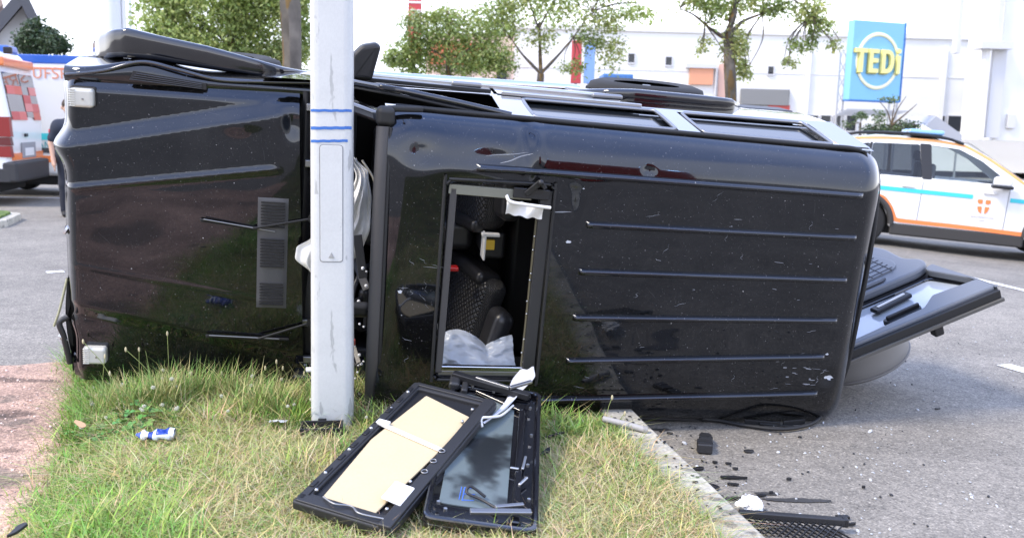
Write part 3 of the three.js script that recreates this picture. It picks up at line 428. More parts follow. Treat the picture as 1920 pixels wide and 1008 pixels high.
{ // wheel arches, wheels, mirror, bumpers
  const arch = (pts, thick) => { // pts: [a, z, wIn, wOut]
    const pos = [], n = pts.length, secs = pts.map(([a, z, wi, wo], i) => { const p = pts[Math.max(0, i - 1)], q = pts[Math.min(n - 1, i + 1)], d = new THREE.Vector2(q[0] - p[0], q[1] - p[1]).normalize(), nx = -d.y, nz = d.x; const o = []; for (const [f, t] of [[0, -1], [0, 0.3], [0.12, 0.9], [0.35, 1.0], [0.75, 1.0], [0.92, 0.8], [1, 0.35], [1, -0.5], [0.9, -1]]) o.push([a + nx * thick * t, lerp(wi, wo, f), z + nz * thick * t]); return o; });
    return surf(0, 0, (u, v) => { const i = Math.min(n - 2, Math.floor(u)), f = u - i, j = Math.min(7, Math.floor(v)), h = v - j; const P = (s, k) => secs[s][k]; return [0, 1, 2].map(c => lerp(lerp(P(i, j)[c], P(i, j + 1)[c], h), lerp(P(i + 1, j)[c], P(i + 1, j + 1)[c], h), f)); }, { us: Array.from({ length: (n - 1) * 3 + 1 }, (_, k) => k / 3), vs: Array.from({ length: 17 }, (_, k) => k / 2) });
  };
  add(suv, 'wheel_arch', arch([[0.05, 0.55, 0.80, 0.93], [0.12, 0.78, 0.82, 0.97], [0.22, 0.93, 0.86, 1.01], [0.30, 0.985, 0.87, 1.025], [0.45, 1.0, 0.865, 1.0], [0.70, 1.0, 0.845, 0.965], [0.95, 0.99, 0.825, 0.915], [1.08, 0.96, 0.815, 0.885], [1.18, 0.86, 0.81, 0.865], [1.28, 0.6, 0.80, 0.85]], 0.03), M.gloss, 'glossy black front wheel arch bent outwards');
  add(suv, 'wheel_arch', arch([[2.80, 0.5, 0.78, 0.86], [2.86, 0.78, 0.80, 0.875], [2.96, 0.90, 0.805, 0.895], [3.10, 0.93, 0.81, 0.905], [3.55, 0.93, 0.805, 0.898], [3.70, 0.90, 0.80, 0.89], [3.78, 0.8, 0.79, 0.86], [3.86, 0.5, 0.78, 0.84]], 0.03), M.gloss, 'glossy black rear wheel arch');
  const tyreProf = [[0.21, 0.0], [0.25, -0.01], [0.32, 0.0], [0.36, 0.02], [0.378, 0.06], [0.378, 0.21], [0.36, 0.25], [0.3, 0.27], [0.21, 0.26]].map(p => new THREE.Vector2(p[0], p[1]));
  const mkWheel = (a, w, side) => { const g = new THREE.Group(); g.name = 'wheel'; suv.add(g); g.position.set(a, w, 0.40); if (side < 0) g.scale.y = -1; add(g, 'tyre', new THREE.LatheGeometry(tyreProf, 48), M.tyre); const tr = []; for (let k = 0; k < 40; k++) { const t = k / 40 * 6.2832; for (const y of [0.07, 0.13, 0.19]) { const b = new THREE.BoxGeometry(0.012, 0.045, 0.034); b.translate(0.380, y, 0); b.rotateY(t + y); tr.push(b); } } add(g, 'tread', mg(tr), M.tyre); add(g, 'rim', T(new THREE.CylinderGeometry(0.215, 0.215, 0.2, 32), 0, 0.13, 0), M.steel); const sp = []; for (let k = 0; k < 5; k++) { const b = bx(0.02, 0.2, 0.22, 0.245, -0.03, 0.03, 0.008); b.rotateY(k * 1.2566); sp.push(b); } add(g, 'spokes', mg(sp), M.alu); };
  mkWheel(0.68, 0.62, 1); mkWheel(3.33, 0.645, 1); mkWheel(0.68, -0.60, -1); mkWheel(3.33, -0.60, -1);
  // passenger mirror folded upright
  const mi = new THREE.Group(); mi.name = 'door_mirror'; suv.add(mi);
  const sh = shapeOf([[1.455, 0.875], [1.56, 0.875], [1.60, 1.05], [1.575, 1.068], [1.50, 1.05], [1.455, 1.0]], 0.02);
  add(mi, 'mirror_housing', T(extr(sh, 0.16, 0.025, { bevelSegments: 4 }), 0, 0, 1.22), M.darkPlastic); add(mi, 'mirror_arm', bx(1.46, 1.55, 0.83, 0.90, 1.20, 1.28, 0.02), M.rubber);
  // front bumper corner torn at the ground side
  const bp = new THREE.Group(); bp.name = 'front_bumper'; suv.add(bp); bp.userData.label = 'broken front bumper corner with torn edges';
  add(bp, 'bumper_bar', mg([bx(-0.02, 0.10, -0.3, 0.84, 0.52, 0.78, 0.05, 4)]), M.darkPlastic);
  add(bp, 'bumper_corner', surf(20, 14, (u, v) => { const w = lerp(-0.28, -0.86, u); return [-0.005 - 0.075 * Math.sin(Math.min(1, u * 1.25) * 2.4) * (0.5 + 0.5 * v) + 0.03 * u, w, lerp(1.10, 0.62, v)]; }), M.darkPlastic);
  add(bp, 'headlamp_ring', tube([[-0.015, -0.32, 1.09], [-0.06, -0.50, 1.09], [-0.095, -0.60, 1.08]], 0.007, 20, 6), std(lin(0.35, 0.35, 0.22), 0.6));
  add(bp, 'torn_strip', tube([[-0.01, -0.53, 1.12], [-0.05, -0.56, 1.14], [-0.03, -0.64, 1.14], [-0.008, -0.80, 1.12]], 0.016, 30, 8), M.plastic);
  add(bp, 'bent_bracket', mg([beam([-0.03, -0.60, 1.13], [-0.05, -0.64, 1.15], 0.02, 0.01), beam([-0.05, -0.64, 1.15], [-0.01, -0.66, 1.14], 0.014, 0.01)]), M.alu);
  add(suv, 'rear_bumper', mg([bx(4.02, 4.28, -0.75, 0.80, 0.48, 0.70, 0.04, 4), bx(3.86, 4.22, 0.70, 0.83, 0.5, 0.74, 0.03, 4)]), M.darkPlastic);
  add(suv, 'tail_lamp', bx(4.14, 4.20, 0.62, 0.74, 0.74, 0.86, 0.015), M.red);
  const rf = []; for (const [p, q] of [[[4.15, 0.64, 1.66], [4.15, 0.72, 0.72]], [[4.17, -0.72, 1.66], [4.17, -0.72, 0.72]], [[4.19, -0.68, 1.70], [4.19, 0.60, 1.72]], [[4.16, -0.7, 0.74], [4.16, 0.72, 0.74]]]) rf.push(beam(p, q, 0.11, 0.06, [1, 0, 0], 0.015)); add(suv, 'tailgate_surround', mg(rf), M.gloss);
  // drooping roof-edge trim on the road side
  add(suv, 'loose_trim', mg([tube([[3.45, -0.805, 1.76], [3.542, -0.803, 1.786], [3.656, -0.788, 1.882], [3.801, -0.768, 1.965], [3.956, -0.765, 1.935], [4.10, -0.76, 1.84], [4.20, -0.66, 1.77]], 0.011, 60, 7), beam([3.68, -0.80, 1.80], [3.86, -0.785, 1.87], 0.03, 0.012), beam([3.88, -0.79, 1.86], [4.02, -0.785, 1.84], 0.045, 0.010), beam([3.75, -0.795, 1.84], [3.98, -0.79, 1.90], 0.014, 0.012)]), M.rubber, 'black rubber trim hanging from the roof edge');
}
{ // tailgate swung open like a shelf, spare wheel beneath
  const tg = new THREE.Group(); tg.name = 'tailgate'; suv.add(tg); tg.userData.label = 'open tailgate with grey trim, handle and empty window hole';
  tg.position.set(4.245, -0.433, 0); tg.rotation.z = Math.atan2(0.413, 0.905);   // x runs from the hinge to the free edge, y up from the trim, z as in the car
  const trim = phy(lin(0.13, 0.14, 0.155), 0.42), trimD = std(lin(0.022, 0.024, 0.028), 0.5);
  const outline = [[0, 1.72], [0.992, 1.715], [0.965, 1.35], [0.94, 1.12], [0.955, 1.02], [0.90, 0.93], [0.90, 0.62], [0.02, 0.56]];
  const win = [[0.30, 1.22, 0.03], [0.86, 1.20, 0.03], [0.945, 1.49, 0.02], [0.71, 1.46, 0.03], [0.63, 1.545, 0.03], [0.10, 1.56, 0.03], [0.10, 1.28, 0.03]];
  // panel with the window hole, in x-z, thickness in y
  const toY = g => { g.rotateX(Math.PI / 2); g.scale(1, 1, 1); return g; };   // shape (x, y) -> (x, 0, y), depth -> -y
  const s1 = shapeOf(outline, 0.03); s1.holes.push(shapeOf([[0.05, 1.245], [0.62, 1.225], [0.86, 1.205], [0.97, 1.50], [0.69, 1.50], [0.57, 1.60], [0.05, 1.66]], 0.03));
  add(tg, 'outer_panel', T(toY(extr(s1, 0.05, 0.008)), 0, -0.02, 0), M.gloss);
  const s2 = shapeOf([[0.03, 1.70], [0.985, 1.69], [0.975, 1.53], [0.70, 1.51], [0.585, 1.61], [0.03, 1.655]], 0.02);
  add(tg, 'upper_trim', T(toY(extr(s2, 0.05, 0.012)), 0, 0.035, 0), trim);
  add(tg, 'upper_edge', beam([0.0, -0.01, 1.715], [0.99, -0.01, 1.71], 0.05, 0.03), M.rubber); add(tg, 'edge_seal', beam([0.0, -0.045, 1.73], [1.0, -0.045, 1.725], 0.022, 0.022), std(lin(0.09, 0.085, 0.075), 0.6));
  add(tg, 'side_trim', T(toY(extr(shapeOf([[0.972, 1.51], [0.988, 1.70], [0.992, 1.70], [0.945, 1.13], [0.88, 1.15], [0.87, 1.20]], 0.015), 0.045, 0.01)), 0, 0.03, 0), trim);
  add(tg, 'lower_trim', T(toY(extr(shapeOf([[0.03, 1.20], [0.83, 1.17], [0.92, 1.12], [0.94, 1.03], [0.87, 0.93], [0.88, 0.70], [0.85, 0.58], [0.03, 0.58]], 0.05), 0.06, 0.018)), 0, 0.04, 0), trim);
  const q = new THREE.Group(); q.name = 'quilted_pad'; tg.add(q); const qs = shapeOf([[0.20, 1.10], [0.76, 1.04], [0.80, 0.94], [0.74, 0.66], [0.20, 0.66]], 0.06);
  add(q, 'pad', T(toY(extr(qs, 0.02, 0.006)), 0, 0.052, 0), trim); const st = []; for (let k = 0; k < 7; k++) { st.push(beam([0.22, 0.0535, 1.07 - k * 0.058], [0.74, 0.0535, 1.02 - k * 0.056], 0.004, 0.006)); } for (let k = 0; k < 8; k++) st.push(beam([0.24 + k * 0.068, 0.0535, 1.06], [0.24 + k * 0.066, 0.0535, 0.70], 0.004, 0.006)); add(q, 'stitching', mg(st), trimD);
  add(tg, 'grab_recess', T(toY(extr(shapeOf([[0.30, 1.165], [0.60, 1.15], [0.64, 1.115], [0.30, 1.125]], 0.014), 0.02, 0.004)), 0, 0.052, 0), trimD);
  const hs = shapeOf([[0.36, 1.515], [0.56, 1.49], [0.62, 1.50], [0.60, 1.56], [0.38, 1.595]], 0.03); add(tg, 'handle_recess', T(toY(extr(hs, 0.03, 0.006)), 0, 0.005, 0), trimD);
  add(tg, 'handle', beam([0.38, 0.018, 1.545], [0.60, 0.018, 1.53], 0.02, 0.03, [0, 1, 0], 0.01), M.darkPlastic);
  add(tg, 'window_glass', T(toY(extr(shapeOf([[0.03, 1.23], [0.86, 1.195], [0.975, 1.52], [0.69, 1.52], [0.57, 1.62], [0.03, 1.68]], 0.02), 0.006)), 0, -0.035, 0), phy(lin(0.46, 0.50, 0.54), 0.12, { clearcoat: 1 }));
  add(tg, 'lamp_slot', mg([beam([0.40, -0.01, 1.355], [0.66, -0.01, 1.315], 0.075, 0.03, [0, 1, 0], 0.012)]), M.darkPlastic); add(tg, 'lamp_slot_lens', beam([0.43, 0.006, 1.35], [0.63, 0.006, 1.32], 0.018, 0.012, [0, 1, 0], 0.005), M.cloth);
  add(tg, 'latch', bx(0.56, 0.62, -0.12, -0.05, 1.66, 1.72, 0.012), M.darkPlastic);
  const sw = new THREE.Group(); sw.name = 'spare_wheel'; tg.add(sw); sw.position.set(0.34, -0.10, 1.0);
  const cov = [[0.0, -0.37], [0.28, -0.37], [0.335, -0.36], [0.362, -0.33], [0.37, -0.27], [0.37, -0.05], [0.34, 0.0], [0.0, 0.0]].map(p => new THREE.Vector2(...p)); add(sw, 'spare_cover', new THREE.LatheGeometry(cov, 56), std(lin(0.22, 0.215, 0.205), 0.5, { metalness: 0.1 })); add(sw, 'cover_rim', T(new THREE.TorusGeometry(0.362, 0.010, 8, 56).rotateX(Math.PI / 2), 0, -0.33, 0), std(lin(0.16, 0.155, 0.15), 0.5));
}
// ---------------------------------------------------------------- lamp post
{
  const post = thing('lamp_post', 'white square lamp post with three blue stripes standing on the grass', 'lamp post', [-0.872, 0.06, -4.61], 0.13);
  const skin = tex(512, (u, v) => { const f = fbm(u * 6, v * 18, 6, 101, 5), g = vnoise(u * 150, v * 150, 150, 102), d = fbm(u * 20 + 4, v * 8, 20, 103, 5); let b = 0.91 + 0.03 * (f - 0.5) + 0.025 * (g - 0.5); if (d > 0.70) b -= 0.14 * sm(0.70, 0.76, d); return [b * 0.985, b, b * 1.015]; }, true, 1);
  const m = std(lin(0.68, 0.665, 0.62), 0.42, { map: skin });
  const g = extr(shapeOf([[-0.1, -0.1], [0.1, -0.1], [0.1, 0.1], [-0.1, 0.1]], 0.045), 8.4, 0, { steps: 24, curveSegments: 10 }); g.rotateX(-Math.PI / 2);
  const p = g.attributes.position, uv = g.attributes.uv; for (let i = 0; i < p.count; i++) { const k = 1.02 - p.getY(i) * 0.022; p.setX(i, p.getX(i) * k); p.setZ(i, p.getZ(i) * k); uv.setXY(i, (Math.atan2(p.getZ(i), p.getX(i)) / 6.28) , p.getY(i) / 1.2); }
  g.computeVertexNormals(); add(post, 'shaft', toCreasedNormals(g, 0.5), m);
  const fz = y => 0.1 * (1.02 - y * 0.022) + 0.0015;
  const tape = phy(lin(0.03, 0.13, 0.42), 0.4);
  const wrap = (y, h, x0, x1, tilt) => surf(14, 2, (u, v) => { const x = lerp(x0, x1, u), yy = y + (v - 0.5) * h + tilt * u + 0.001 * Math.sin(u * 23), e = Math.max(0, Math.abs(x) - 0.066); return [x, yy, fz(yy) - 0.26 * e - e * e * 9 + 0.001]; });
  add(post, 'blue_stripe', wrap(1.587, 0.012, -0.0945, 0.094, 0.004), tape); add(post, 'blue_stripe', wrap(1.506, 0.014, -0.0945, 0.094, 0.006), tape); add(post, 'blue_stripe', wrap(1.446, 0.012, -0.0945, 0.076, 0.006), tape);
  // access door: a proud plate with an open joint round it
  const door = new THREE.Group(); door.name = 'access_door'; post.add(door);
  const rp = (x0, x1, y0, y1, r) => shapeOf([[x0, y0], [x1, y0], [x1, y1], [x0, y1]], r);
  const ring = rp(-0.055, 0.055, 0.878, 1.432, 0.018); ring.holes.push(rp(-0.052, 0.052, 0.881, 1.429, 0.016));
  add(door, 'door_joint', T(extr(ring, 0.0035), 0, 0, fz(1.4) - 0.003), std(lin(0.22, 0.22, 0.22), 0.8)); add(door, 'door_plate', T(extr(rp(-0.0515, 0.0515, 0.8815, 1.4285, 0.016), 0.006, 0.0015), 0, 0, fz(1.4) - 0.0035), m);
  const lk = new THREE.Shape(); lk.moveTo(0, 0.016); lk.lineTo(0.013, -0.009); lk.lineTo(-0.013, -0.009); lk.closePath(); add(door, 'lock', T(extr(lk, 0.006, 0.0015), 0, 0.910, fz(0.9)), std(lin(0.35, 0.35, 0.34), 0.5, { metalness: 0.5 }));
  add(post, 'earth_bolt', T(new THREE.CylinderGeometry(0.012, 0.012, 0.03, 6).rotateZ(Math.PI / 2), -0.112, 0.34, 0.04), M.cloth);
  add(post, 'lamp_arm', mg([beam([0, 8.35, 0], [0.0, 8.45, 1.6], 0.09, 0.09, [0, 1, 0], 0.02)]), m); add(post, 'lamp_head', bx(-0.18, 0.18, 8.38, 8.52, 1.4, 2.2, 0.05), M.steel);
}
// ---------------------------------------------------------------- torn sunroof lid and shade on the grass
function frameOf(bl, br, tl, tr) { const O = VV(bl), X = VV(br).sub(O), Y = VV(tl).sub(O).add(VV(tr).sub(VV(br))).multiplyScalar(0.5), w = X.length(), l = Y.length(); X.normalize(); Y.addScaledVector(X, -Y.dot(X)).normalize(); const Z = new THREE.Vector3().crossVectors(X, Y); return { m: new THREE.Matrix4().makeBasis(X, Y, Z).setPosition(O), w, l }; }
function place(o, f) { f.m.decompose(o.position, o.quaternion, o.scale); }
{
  const f = frameOf([-0.306, 0.173, -3.281], [0.116, 0.124, -3.277], [-0.271, 0.380, -4.400], [0.151, 0.331, -4.396]), W = f.w, L = 1.138;
  const o = thing('loose_steel_panel', 'black steel sunroof lid lying face down with smeared grey glass', 'car part'); place(o, f);
  add(o, 'lid_pan', T(extr(shapeOf([[0, 0], [W, 0], [W, L], [0, L]], 0.05), 0.03, 0.008), 0, 0, -0.02), M.gloss);
  const rimS = shapeOf([[0, 0], [W, 0], [W, L], [0, L]], 0.05); rimS.holes.push(shapeOf([[0.025, 0.025], [W - 0.025, 0.025], [W - 0.025, L - 0.025], [0.025, L - 0.025]], 0.04)); add(o, 'lid_rim', T(extr(rimS, 0.035, 0.008), 0, 0, 0.0), M.gloss);
  const smear = tex(256, (u, v) => { const a = fbm(u * 5 + 1, v * 5, 5, 111, 5), s = sm(0.42, 0.62, a + 0.12 * Math.sin(u * 6.28)); const b = 0.12 + 0.30 * s; return [b * 0.9, b, b * 1.0]; }, true, 1);
  add(o, 'lid_glass', T(extr(shapeOf([[0.05, 0.13], [W - 0.12, 0.13], [W - 0.12, L - 0.16], [0.05, L - 0.08]], 0.02), 0.006, 0.001), 0, 0, 0.0105), phy(lin(1, 1, 1), 0.35, { map: smear, clearcoat: 0.5, clearcoatRoughness: 0.2 }));
  add(o, 'stiffener', mg([beam([W - 0.085, 0.05, 0.022], [W - 0.085, L - 0.2, 0.022], 0.03, 0.018, [0, 0, 1], 0.006), beam([W - 0.085, L - 0.2, 0.022], [0.12, L - 0.06, 0.022], 0.025, 0.018, [0, 0, 1], 0.006), beam([0.03, L - 0.03, 0.022], [W - 0.05, L - 0.05, 0.022], 0.03, 0.02, [0, 0, 1], 0.006)]), M.gloss);
  for (const [x, y] of [[W - 0.04, 0.2], [W - 0.05, 0.45], [W - 0.04, 0.7], [W - 0.05, 0.95], [0.1, L - 0.05], [0.2, L - 0.07], [0.3, L - 0.09], [0.08, 0.06], [0.05, 0.1]]) add(o, 'bolt', T(new THREE.CylinderGeometry(0.007, 0.007, 0.012, 8).rotateX(Math.PI / 2), x, y, 0.036), M.alu);
  for (const [p, q] of [[[W - 0.08, 0.30], [W - 0.05, 0.36]], [[W - 0.07, 0.42], [W - 0.06, 0.52]], [[W - 0.12, 0.42], [W - 0.085, 0.415]]]) add(o, 'clip', beam([...p, 0.034], [...q, 0.036], 0.012, 0.008), M.alu);
  // broken rail across the lower end and the wire beside it
  add(o, 'broken_rail', mg([beam([0.17, 0.055, 0.045], [W - 0.03, 0.10, 0.05], 0.028, 0.015), beam([0.26, 0.10, 0.05], [W - 0.06, 0.135, 0.055], 0.018, 0.012)]), M.steel);
  add(o, 'wire', tube([[0.22, 0.19, 0.03], [0.16, 0.215, 0.05], [0.15, 0.19, 0.035], [0.21, 0.165, 0.03], [0.27, 0.12, 0.03]], 0.006, 40, 6), M.darkPlastic);
  // hand-drawn blue letter E, three strokes and a stem
  const ink = std(lin(0.06, 0.16, 0.55), 0.6); const B = [0.135, 0.165]; const e = []; for (const y of [0, 0.042, 0.085]) e.push(beam([B[0], B[1] + y, 0.018], [B[0] + 0.045, B[1] + y + 0.008, 0.018], 0.004, 0.002)); e.push(beam([B[0], B[1] - 0.004, 0.018], [B[0] + 0.002, B[1] + 0.09, 0.018], 0.004, 0.002), beam([B[0] - 0.012, B[1] + 0.0, 0.018], [B[0] - 0.010, B[1] + 0.09, 0.018], 0.003, 0.002)); add(o, 'chalk_mark', mg(e), ink, 'blue handwritten mark');
  // torn slide mechanism at the upper end
  const mech = new THREE.Group(); mech.name = 'slide_mechanism'; o.add(mech);
  add(mech, 'slide_rail', beam([0.0, L + 0.0, 0.06], [W - 0.06, L - 0.11, 0.055], 0.04, 0.03), M.darkPlastic); add(mech, 'slide_foot', mg([bx(-0.01, 0.04, L - 0.09, L + 0.03, 0.02, 0.06, 0.014), bx(0.05, 0.08, L - 0.12, L + 0.0, 0.02, 0.05, 0.01)]), M.plastic); add(mech, 'slide_arm', mg([beam([0.11, L - 0.02, 0.07], [0.27, L - 0.10, 0.08], 0.02, 0.015), beam([0.27, L - 0.10, 0.08], [0.37, L - 0.02, 0.09], 0.018, 0.015)]), M.steel);
}
{
  const f = frameOf([-0.786, 0.188, -3.352], [-0.403, 0.140, -3.217], [-0.437, 0.396, -4.277], [-0.054, 0.352, -4.142]), W = f.w, L = f.l;
  const o = thing('loose_lined_panel', 'black framed sunroof shade panel with cream lining lying across the steel lid', 'car part'); place(o, f);
  const fr = shapeOf([[0, 0], [W, 0], [W, L], [0, L]], 0.012); fr.holes.push(shapeOf([[0.045, 0.075], [W - 0.06, 0.075], [W - 0.06, L - 0.05], [0.045, L - 0.05]], 0.01));
  add(o, 'shade_frame', T(extr(fr, 0.035, 0.006), 0, 0, 0.0), M.plastic);
  add(o, 'frame_channel', mg([beam([0.022, 0.02, 0.036], [0.022, L - 0.02, 0.036], 0.030, 0.012, [0, 0, 1], 0.004), beam([W - 0.030, 0.0, 0.040], [W - 0.030, L - 0.01, 0.040], 0.05, 0.022, [0, 0, 1], 0.006), beam([0.01, 0.03, 0.036], [W - 0.02, 0.03, 0.036], 0.045, 0.012, [0, 0, 1], 0.004), beam([0.02, L - 0.018, 0.036], [W - 0.02, L - 0.018, 0.036], 0.025, 0.012, [0, 0, 1], 0.004)]), M.plastic);
  add(o, 'backing', T(extr(shapeOf([[0.04, 0.07], [W - 0.055, 0.07], [W - 0.055, L - 0.045], [0.04, L - 0.045]], 0.01), 0.008), 0, 0, 0.010), M.darkPlastic);
  const cream = tex(256, (u, v) => { const g1 = vnoise(u * 90, v * 90, 90, 121), fl = fbm(u * 4, v * 4, 4, 122, 4); const b = 0.95 + 0.03 * (g1 - 0.5) + 0.03 * (fl - 0.5); return [b, b * 0.925, b * 0.77]; }, true, 2.5);
  const cg = extr(shapeOf([[0.085, 0.075], [W - 0.105, 0.055], [W - 0.070, 0.50], [W - 0.055, L - 0.17], [0.10, L - 0.085], [0.055, 0.5]], 0.01), 0.008, 0.002); add(o, 'cream_lining', T(cg, 0, 0, 0.024), std(lin(0.58, 0.56, 0.52), 0.95, { map: cream }));
  add(o, 'cross_strap', beam([0.035, 0.615, 0.038], [W - 0.06, 0.545, 0.038], 0.022, 0.008, [0, 0, 1], 0.002), M.cloth); add(o, 'strap_end', bx(0.02, 0.075, 0.60, 0.635, 0.036, 0.05, 0.004), M.cloth);
  add(o, 'white_label', T(extr(shapeOf([[W - 0.115, 0.14], [W - 0.03, 0.125], [W - 0.03, 0.245], [W - 0.115, 0.255]], 0.004), 0.004), 0, 0, 0.050), M.white);
  for (const [x, y] of [[0.022, 0.2], [0.022, 0.38], [0.022, 0.56], [0.022, 0.74], [0.022, 0.9], [W - 0.07, 0.10], [W - 0.07, 0.29], [W - 0.07, 0.78], [0.05, 0.09], [W - 0.07, L - 0.12]]) add(o, 'rivet', T(new THREE.SphereGeometry(0.008, 8, 6), x, y, 0.042), M.alu);
  for (let k = 0; k < 9; k++) add(o, 'clip', bx(0.012, 0.030, 0.1 + k * 0.1, 0.14 + k * 0.1, 0.040, 0.048, 0.002), M.darkPlastic);
  for (const y of [0.36, 0.44, 0.52]) add(o, 'stamped_loop', T(new THREE.TorusGeometry(0.012, 0.003, 5, 14), W - 0.045, y, 0.054), M.steel);
  add(o, 'loose_cord', tube([[0.10, 0.055, 0.05], [0.16, 0.03, 0.055], [0.22, 0.05, 0.05], [0.27, 0.02, 0.055], [0.36, 0.035, 0.05]], 0.004, 40, 5), M.steel);
  // pale fabric strip pulled out of the roof and down over the panel
  const s = thing('fabric_strip', 'pale grey torn fabric strip hanging from the sunroof over the shade panel', 'fabric', [0.02, 0.22, -4.42]);
  const c = new THREE.CatmullRomCurve3([spot(988, 690, 4.68), spot(980, 712, 4.54), spot(962, 742, 4.30), spot(938, 770, 4.12), spot(908, 790, 3.99)]);
  add(s, 'strip', T(surf(40, 6, (u, v) => { const p = c.getPoint(u), w = lerp(0.03, 0.012, u) + 0.045 * Math.exp(-((u - 0.25) ** 2) / 0.05) ; return [p.x + (v - 0.5) * w * 1.6, p.y + (v - 0.5) * w * 0.4 + 0.004 * Math.sin(v * 9 + u * 12), p.z + 0.015 * Math.sin(v * 3.1) + 0.006 * Math.sin(u * 14)]; }), -0.02, -0.22, 4.42), std(lin(0.50, 0.51, 0.54), 0.95));
  add(s, 'frayed_edge', T(tube([[962, 760, 4.22], [940, 778, 4.10], [918, 782, 4.02], [903, 784, 3.98], [904, 800, 3.96]].map(q => spot(...q).toArray()), 0.006, 40, 5), -0.02, -0.22, 4.42), M.cloth);
}
// ---------------------------------------------------------------- loose debris
function jagged(n, rx, ry, d, k) { const pts = []; for (let i = 0; i < n; i++) { const t = i / n * 6.283, q = 0.6 + 0.55 * hash(i, k, 3); pts.push([Math.cos(t) * rx * q, Math.sin(t) * ry * q]); } const g = extr(shapeOf(pts, 0.002), d, Math.min(0.002, d / 3)); g.rotateX(-Math.PI / 2); return g; }
{
  const can = thing('crushed_can', 'crushed blue and white drinks can lying in the grass', 'can', [-1.61, 0.165, -4.22], 0.12);
  const art = canvasTex(256, 128, (g, w, h) => { g.fillStyle = '#e9eef6'; g.fillRect(0, 0, w, h); g.fillStyle = '#1f3f9c'; g.fillRect(0, 0, 40, h); g.fillRect(90, 0, 30, h); g.fillRect(150, 10, 60, 40); g.fillRect(140, 70, 80, 50); for (let i = 0; i < 7; i++) { g.beginPath(); const x = 60 + i * 28; g.moveTo(x, 20 + (i * 37) % 40); g.lineTo(x + 30, 10 + (i * 53) % 30); g.lineTo(x + 16, 100); g.lineTo(x - 6, 90 - (i * 17) % 30); g.fill(); } g.strokeStyle = '#9db4e0'; for (let i = 0; i < 20; i++) { g.beginPath(); g.moveTo((i * 71) % w, (i * 37) % h); g.lineTo((i * 71) % w + 18, (i * 37) % h + 9); g.stroke(); } });
  add(can, 'can_body', surf(24, 28, (u, v) => { const t = v * 6.283, x = lerp(-0.085, 0.085, u), k = 1 - 0.35 * Math.exp(-((u - 0.35) ** 2) / 0.02) + 0.14 * Math.sin(u * 19 + t * 2) + 0.06 * Math.sin(u * 41 + t * 3); const taper = sm(-0.02, 0.25, u) * 0.75 + 0.25; return [x, Math.sin(t) * 0.024 * k * taper, Math.cos(t) * 0.038 * k * taper + 0.01 * Math.sin(u * 5), u, v]; }), phy(lin(1, 1, 1), 0.35, { map: art, clearcoat: 0.4 }));
  add(can, 'can_end', T(new THREE.CylinderGeometry(0.024, 0.024, 0.006, 20).rotateZ(Math.PI / 2).scale(1, 0.7, 1.1), 0.086, 0, -0.009), M.alu);
  const tray = thing('plastic_housing', 'open black plastic housing lying at the foot of the lamp post', 'debris', [-0.885, 0.115, -4.40], 0.15);
  add(tray, 'shell', mg([bx(-0.10, 0.10, 0, 0.012, -0.05, 0.05, 0.003), bx(-0.10, 0.10, 0, 0.055, 0.042, 0.05, 0.003), bx(-0.10, 0.10, 0, 0.065, -0.05, -0.042, 0.003), bx(-0.10, -0.092, 0, 0.05, -0.05, 0.05, 0.003), bx(0.09, 0.10, 0, 0.065, -0.05, 0.05, 0.003)]), M.darkPlastic); add(tray, 'clip', bx(-0.02, 0.02, 0.05, 0.075, -0.052, -0.044, 0.003), M.plastic);
  const P = (px, py, h = 0.004) => { const q = onGround(px, py, h); return [q.x, h, q.z]; };
  const blk = thing('connector_block', 'black two-part plastic connector block lying on the asphalt near the car roof', 'debris', P(1320, 845), -0.15);
  add(blk, 'block', mg([bx(-0.035, 0.04, 0, 0.05, -0.05, 0.05, 0.008), bx(-0.02, 0.045, 0, 0.045, -0.16, -0.06, 0.01)]), M.plastic); add(blk, 'band', bx(-0.037, 0.042, 0.0, 0.053, 0.01, 0.02, 0.002), M.darkPlastic); add(blk, 'band', bx(-0.022, 0.047, 0.0, 0.048, -0.10, -0.085, 0.002), M.darkPlastic); add(blk, 'cap', bx(-0.012, 0.038, 0.0, 0.04, -0.185, -0.155, 0.008), M.darkPlastic);
  const tubeD = thing('grey_tube', 'short pale grey plastic tube lying across the kerb end', 'debris', [0.58, 0.135, -4.62], 0); add(tubeD, 'tube_body', tube([[-0.10, 0.02, -0.05], [0.0, 0.012, 0.0], [0.10, 0.0, 0.05]], 0.016, 16, 10), std(lin(0.36, 0.35, 0.34), 0.7)); add(tubeD, 'tube_end', T(new THREE.CylinderGeometry(0.018, 0.018, 0.02, 12).rotateZ(1.57), 0.098, 0.0, 0.05), std(lin(0.28, 0.27, 0.26), 0.7));
  const gr = thing('grille_fragment', 'broken black honeycomb grille fragment lying on the road by the kerb', 'debris', [1.14, 0.03, -3.68], -0.10);
  const bars = []; for (let k = 0; k < 13; k++) { bars.push(beam([-0.20 + k * 0.028, 0.012, -0.05], [-0.10 + k * 0.028, 0.008, 0.12], 0.004, 0.008, [0, 1, 0], 0.001)); bars.push(beam([-0.10 + k * 0.028, 0.012, -0.05], [-0.20 + k * 0.028, 0.008, 0.12], 0.004, 0.008, [0, 1, 0], 0.001)); } add(gr, 'honeycomb', mg(bars), M.darkPlastic); add(gr, 'frame_bar', mg([beam([-0.19, 0.02, -0.055], [0.23, 0.02, -0.04], 0.035, 0.03, [0, 1, 0], 0.006), beam([-0.19, 0.02, -0.05], [-0.16, 0.01, 0.10], 0.02, 0.02)]), M.plastic); add(gr, 'broken_end', bx(0.215, 0.245, 0.0, 0.035, -0.065, -0.025, 0.006), M.darkPlastic);
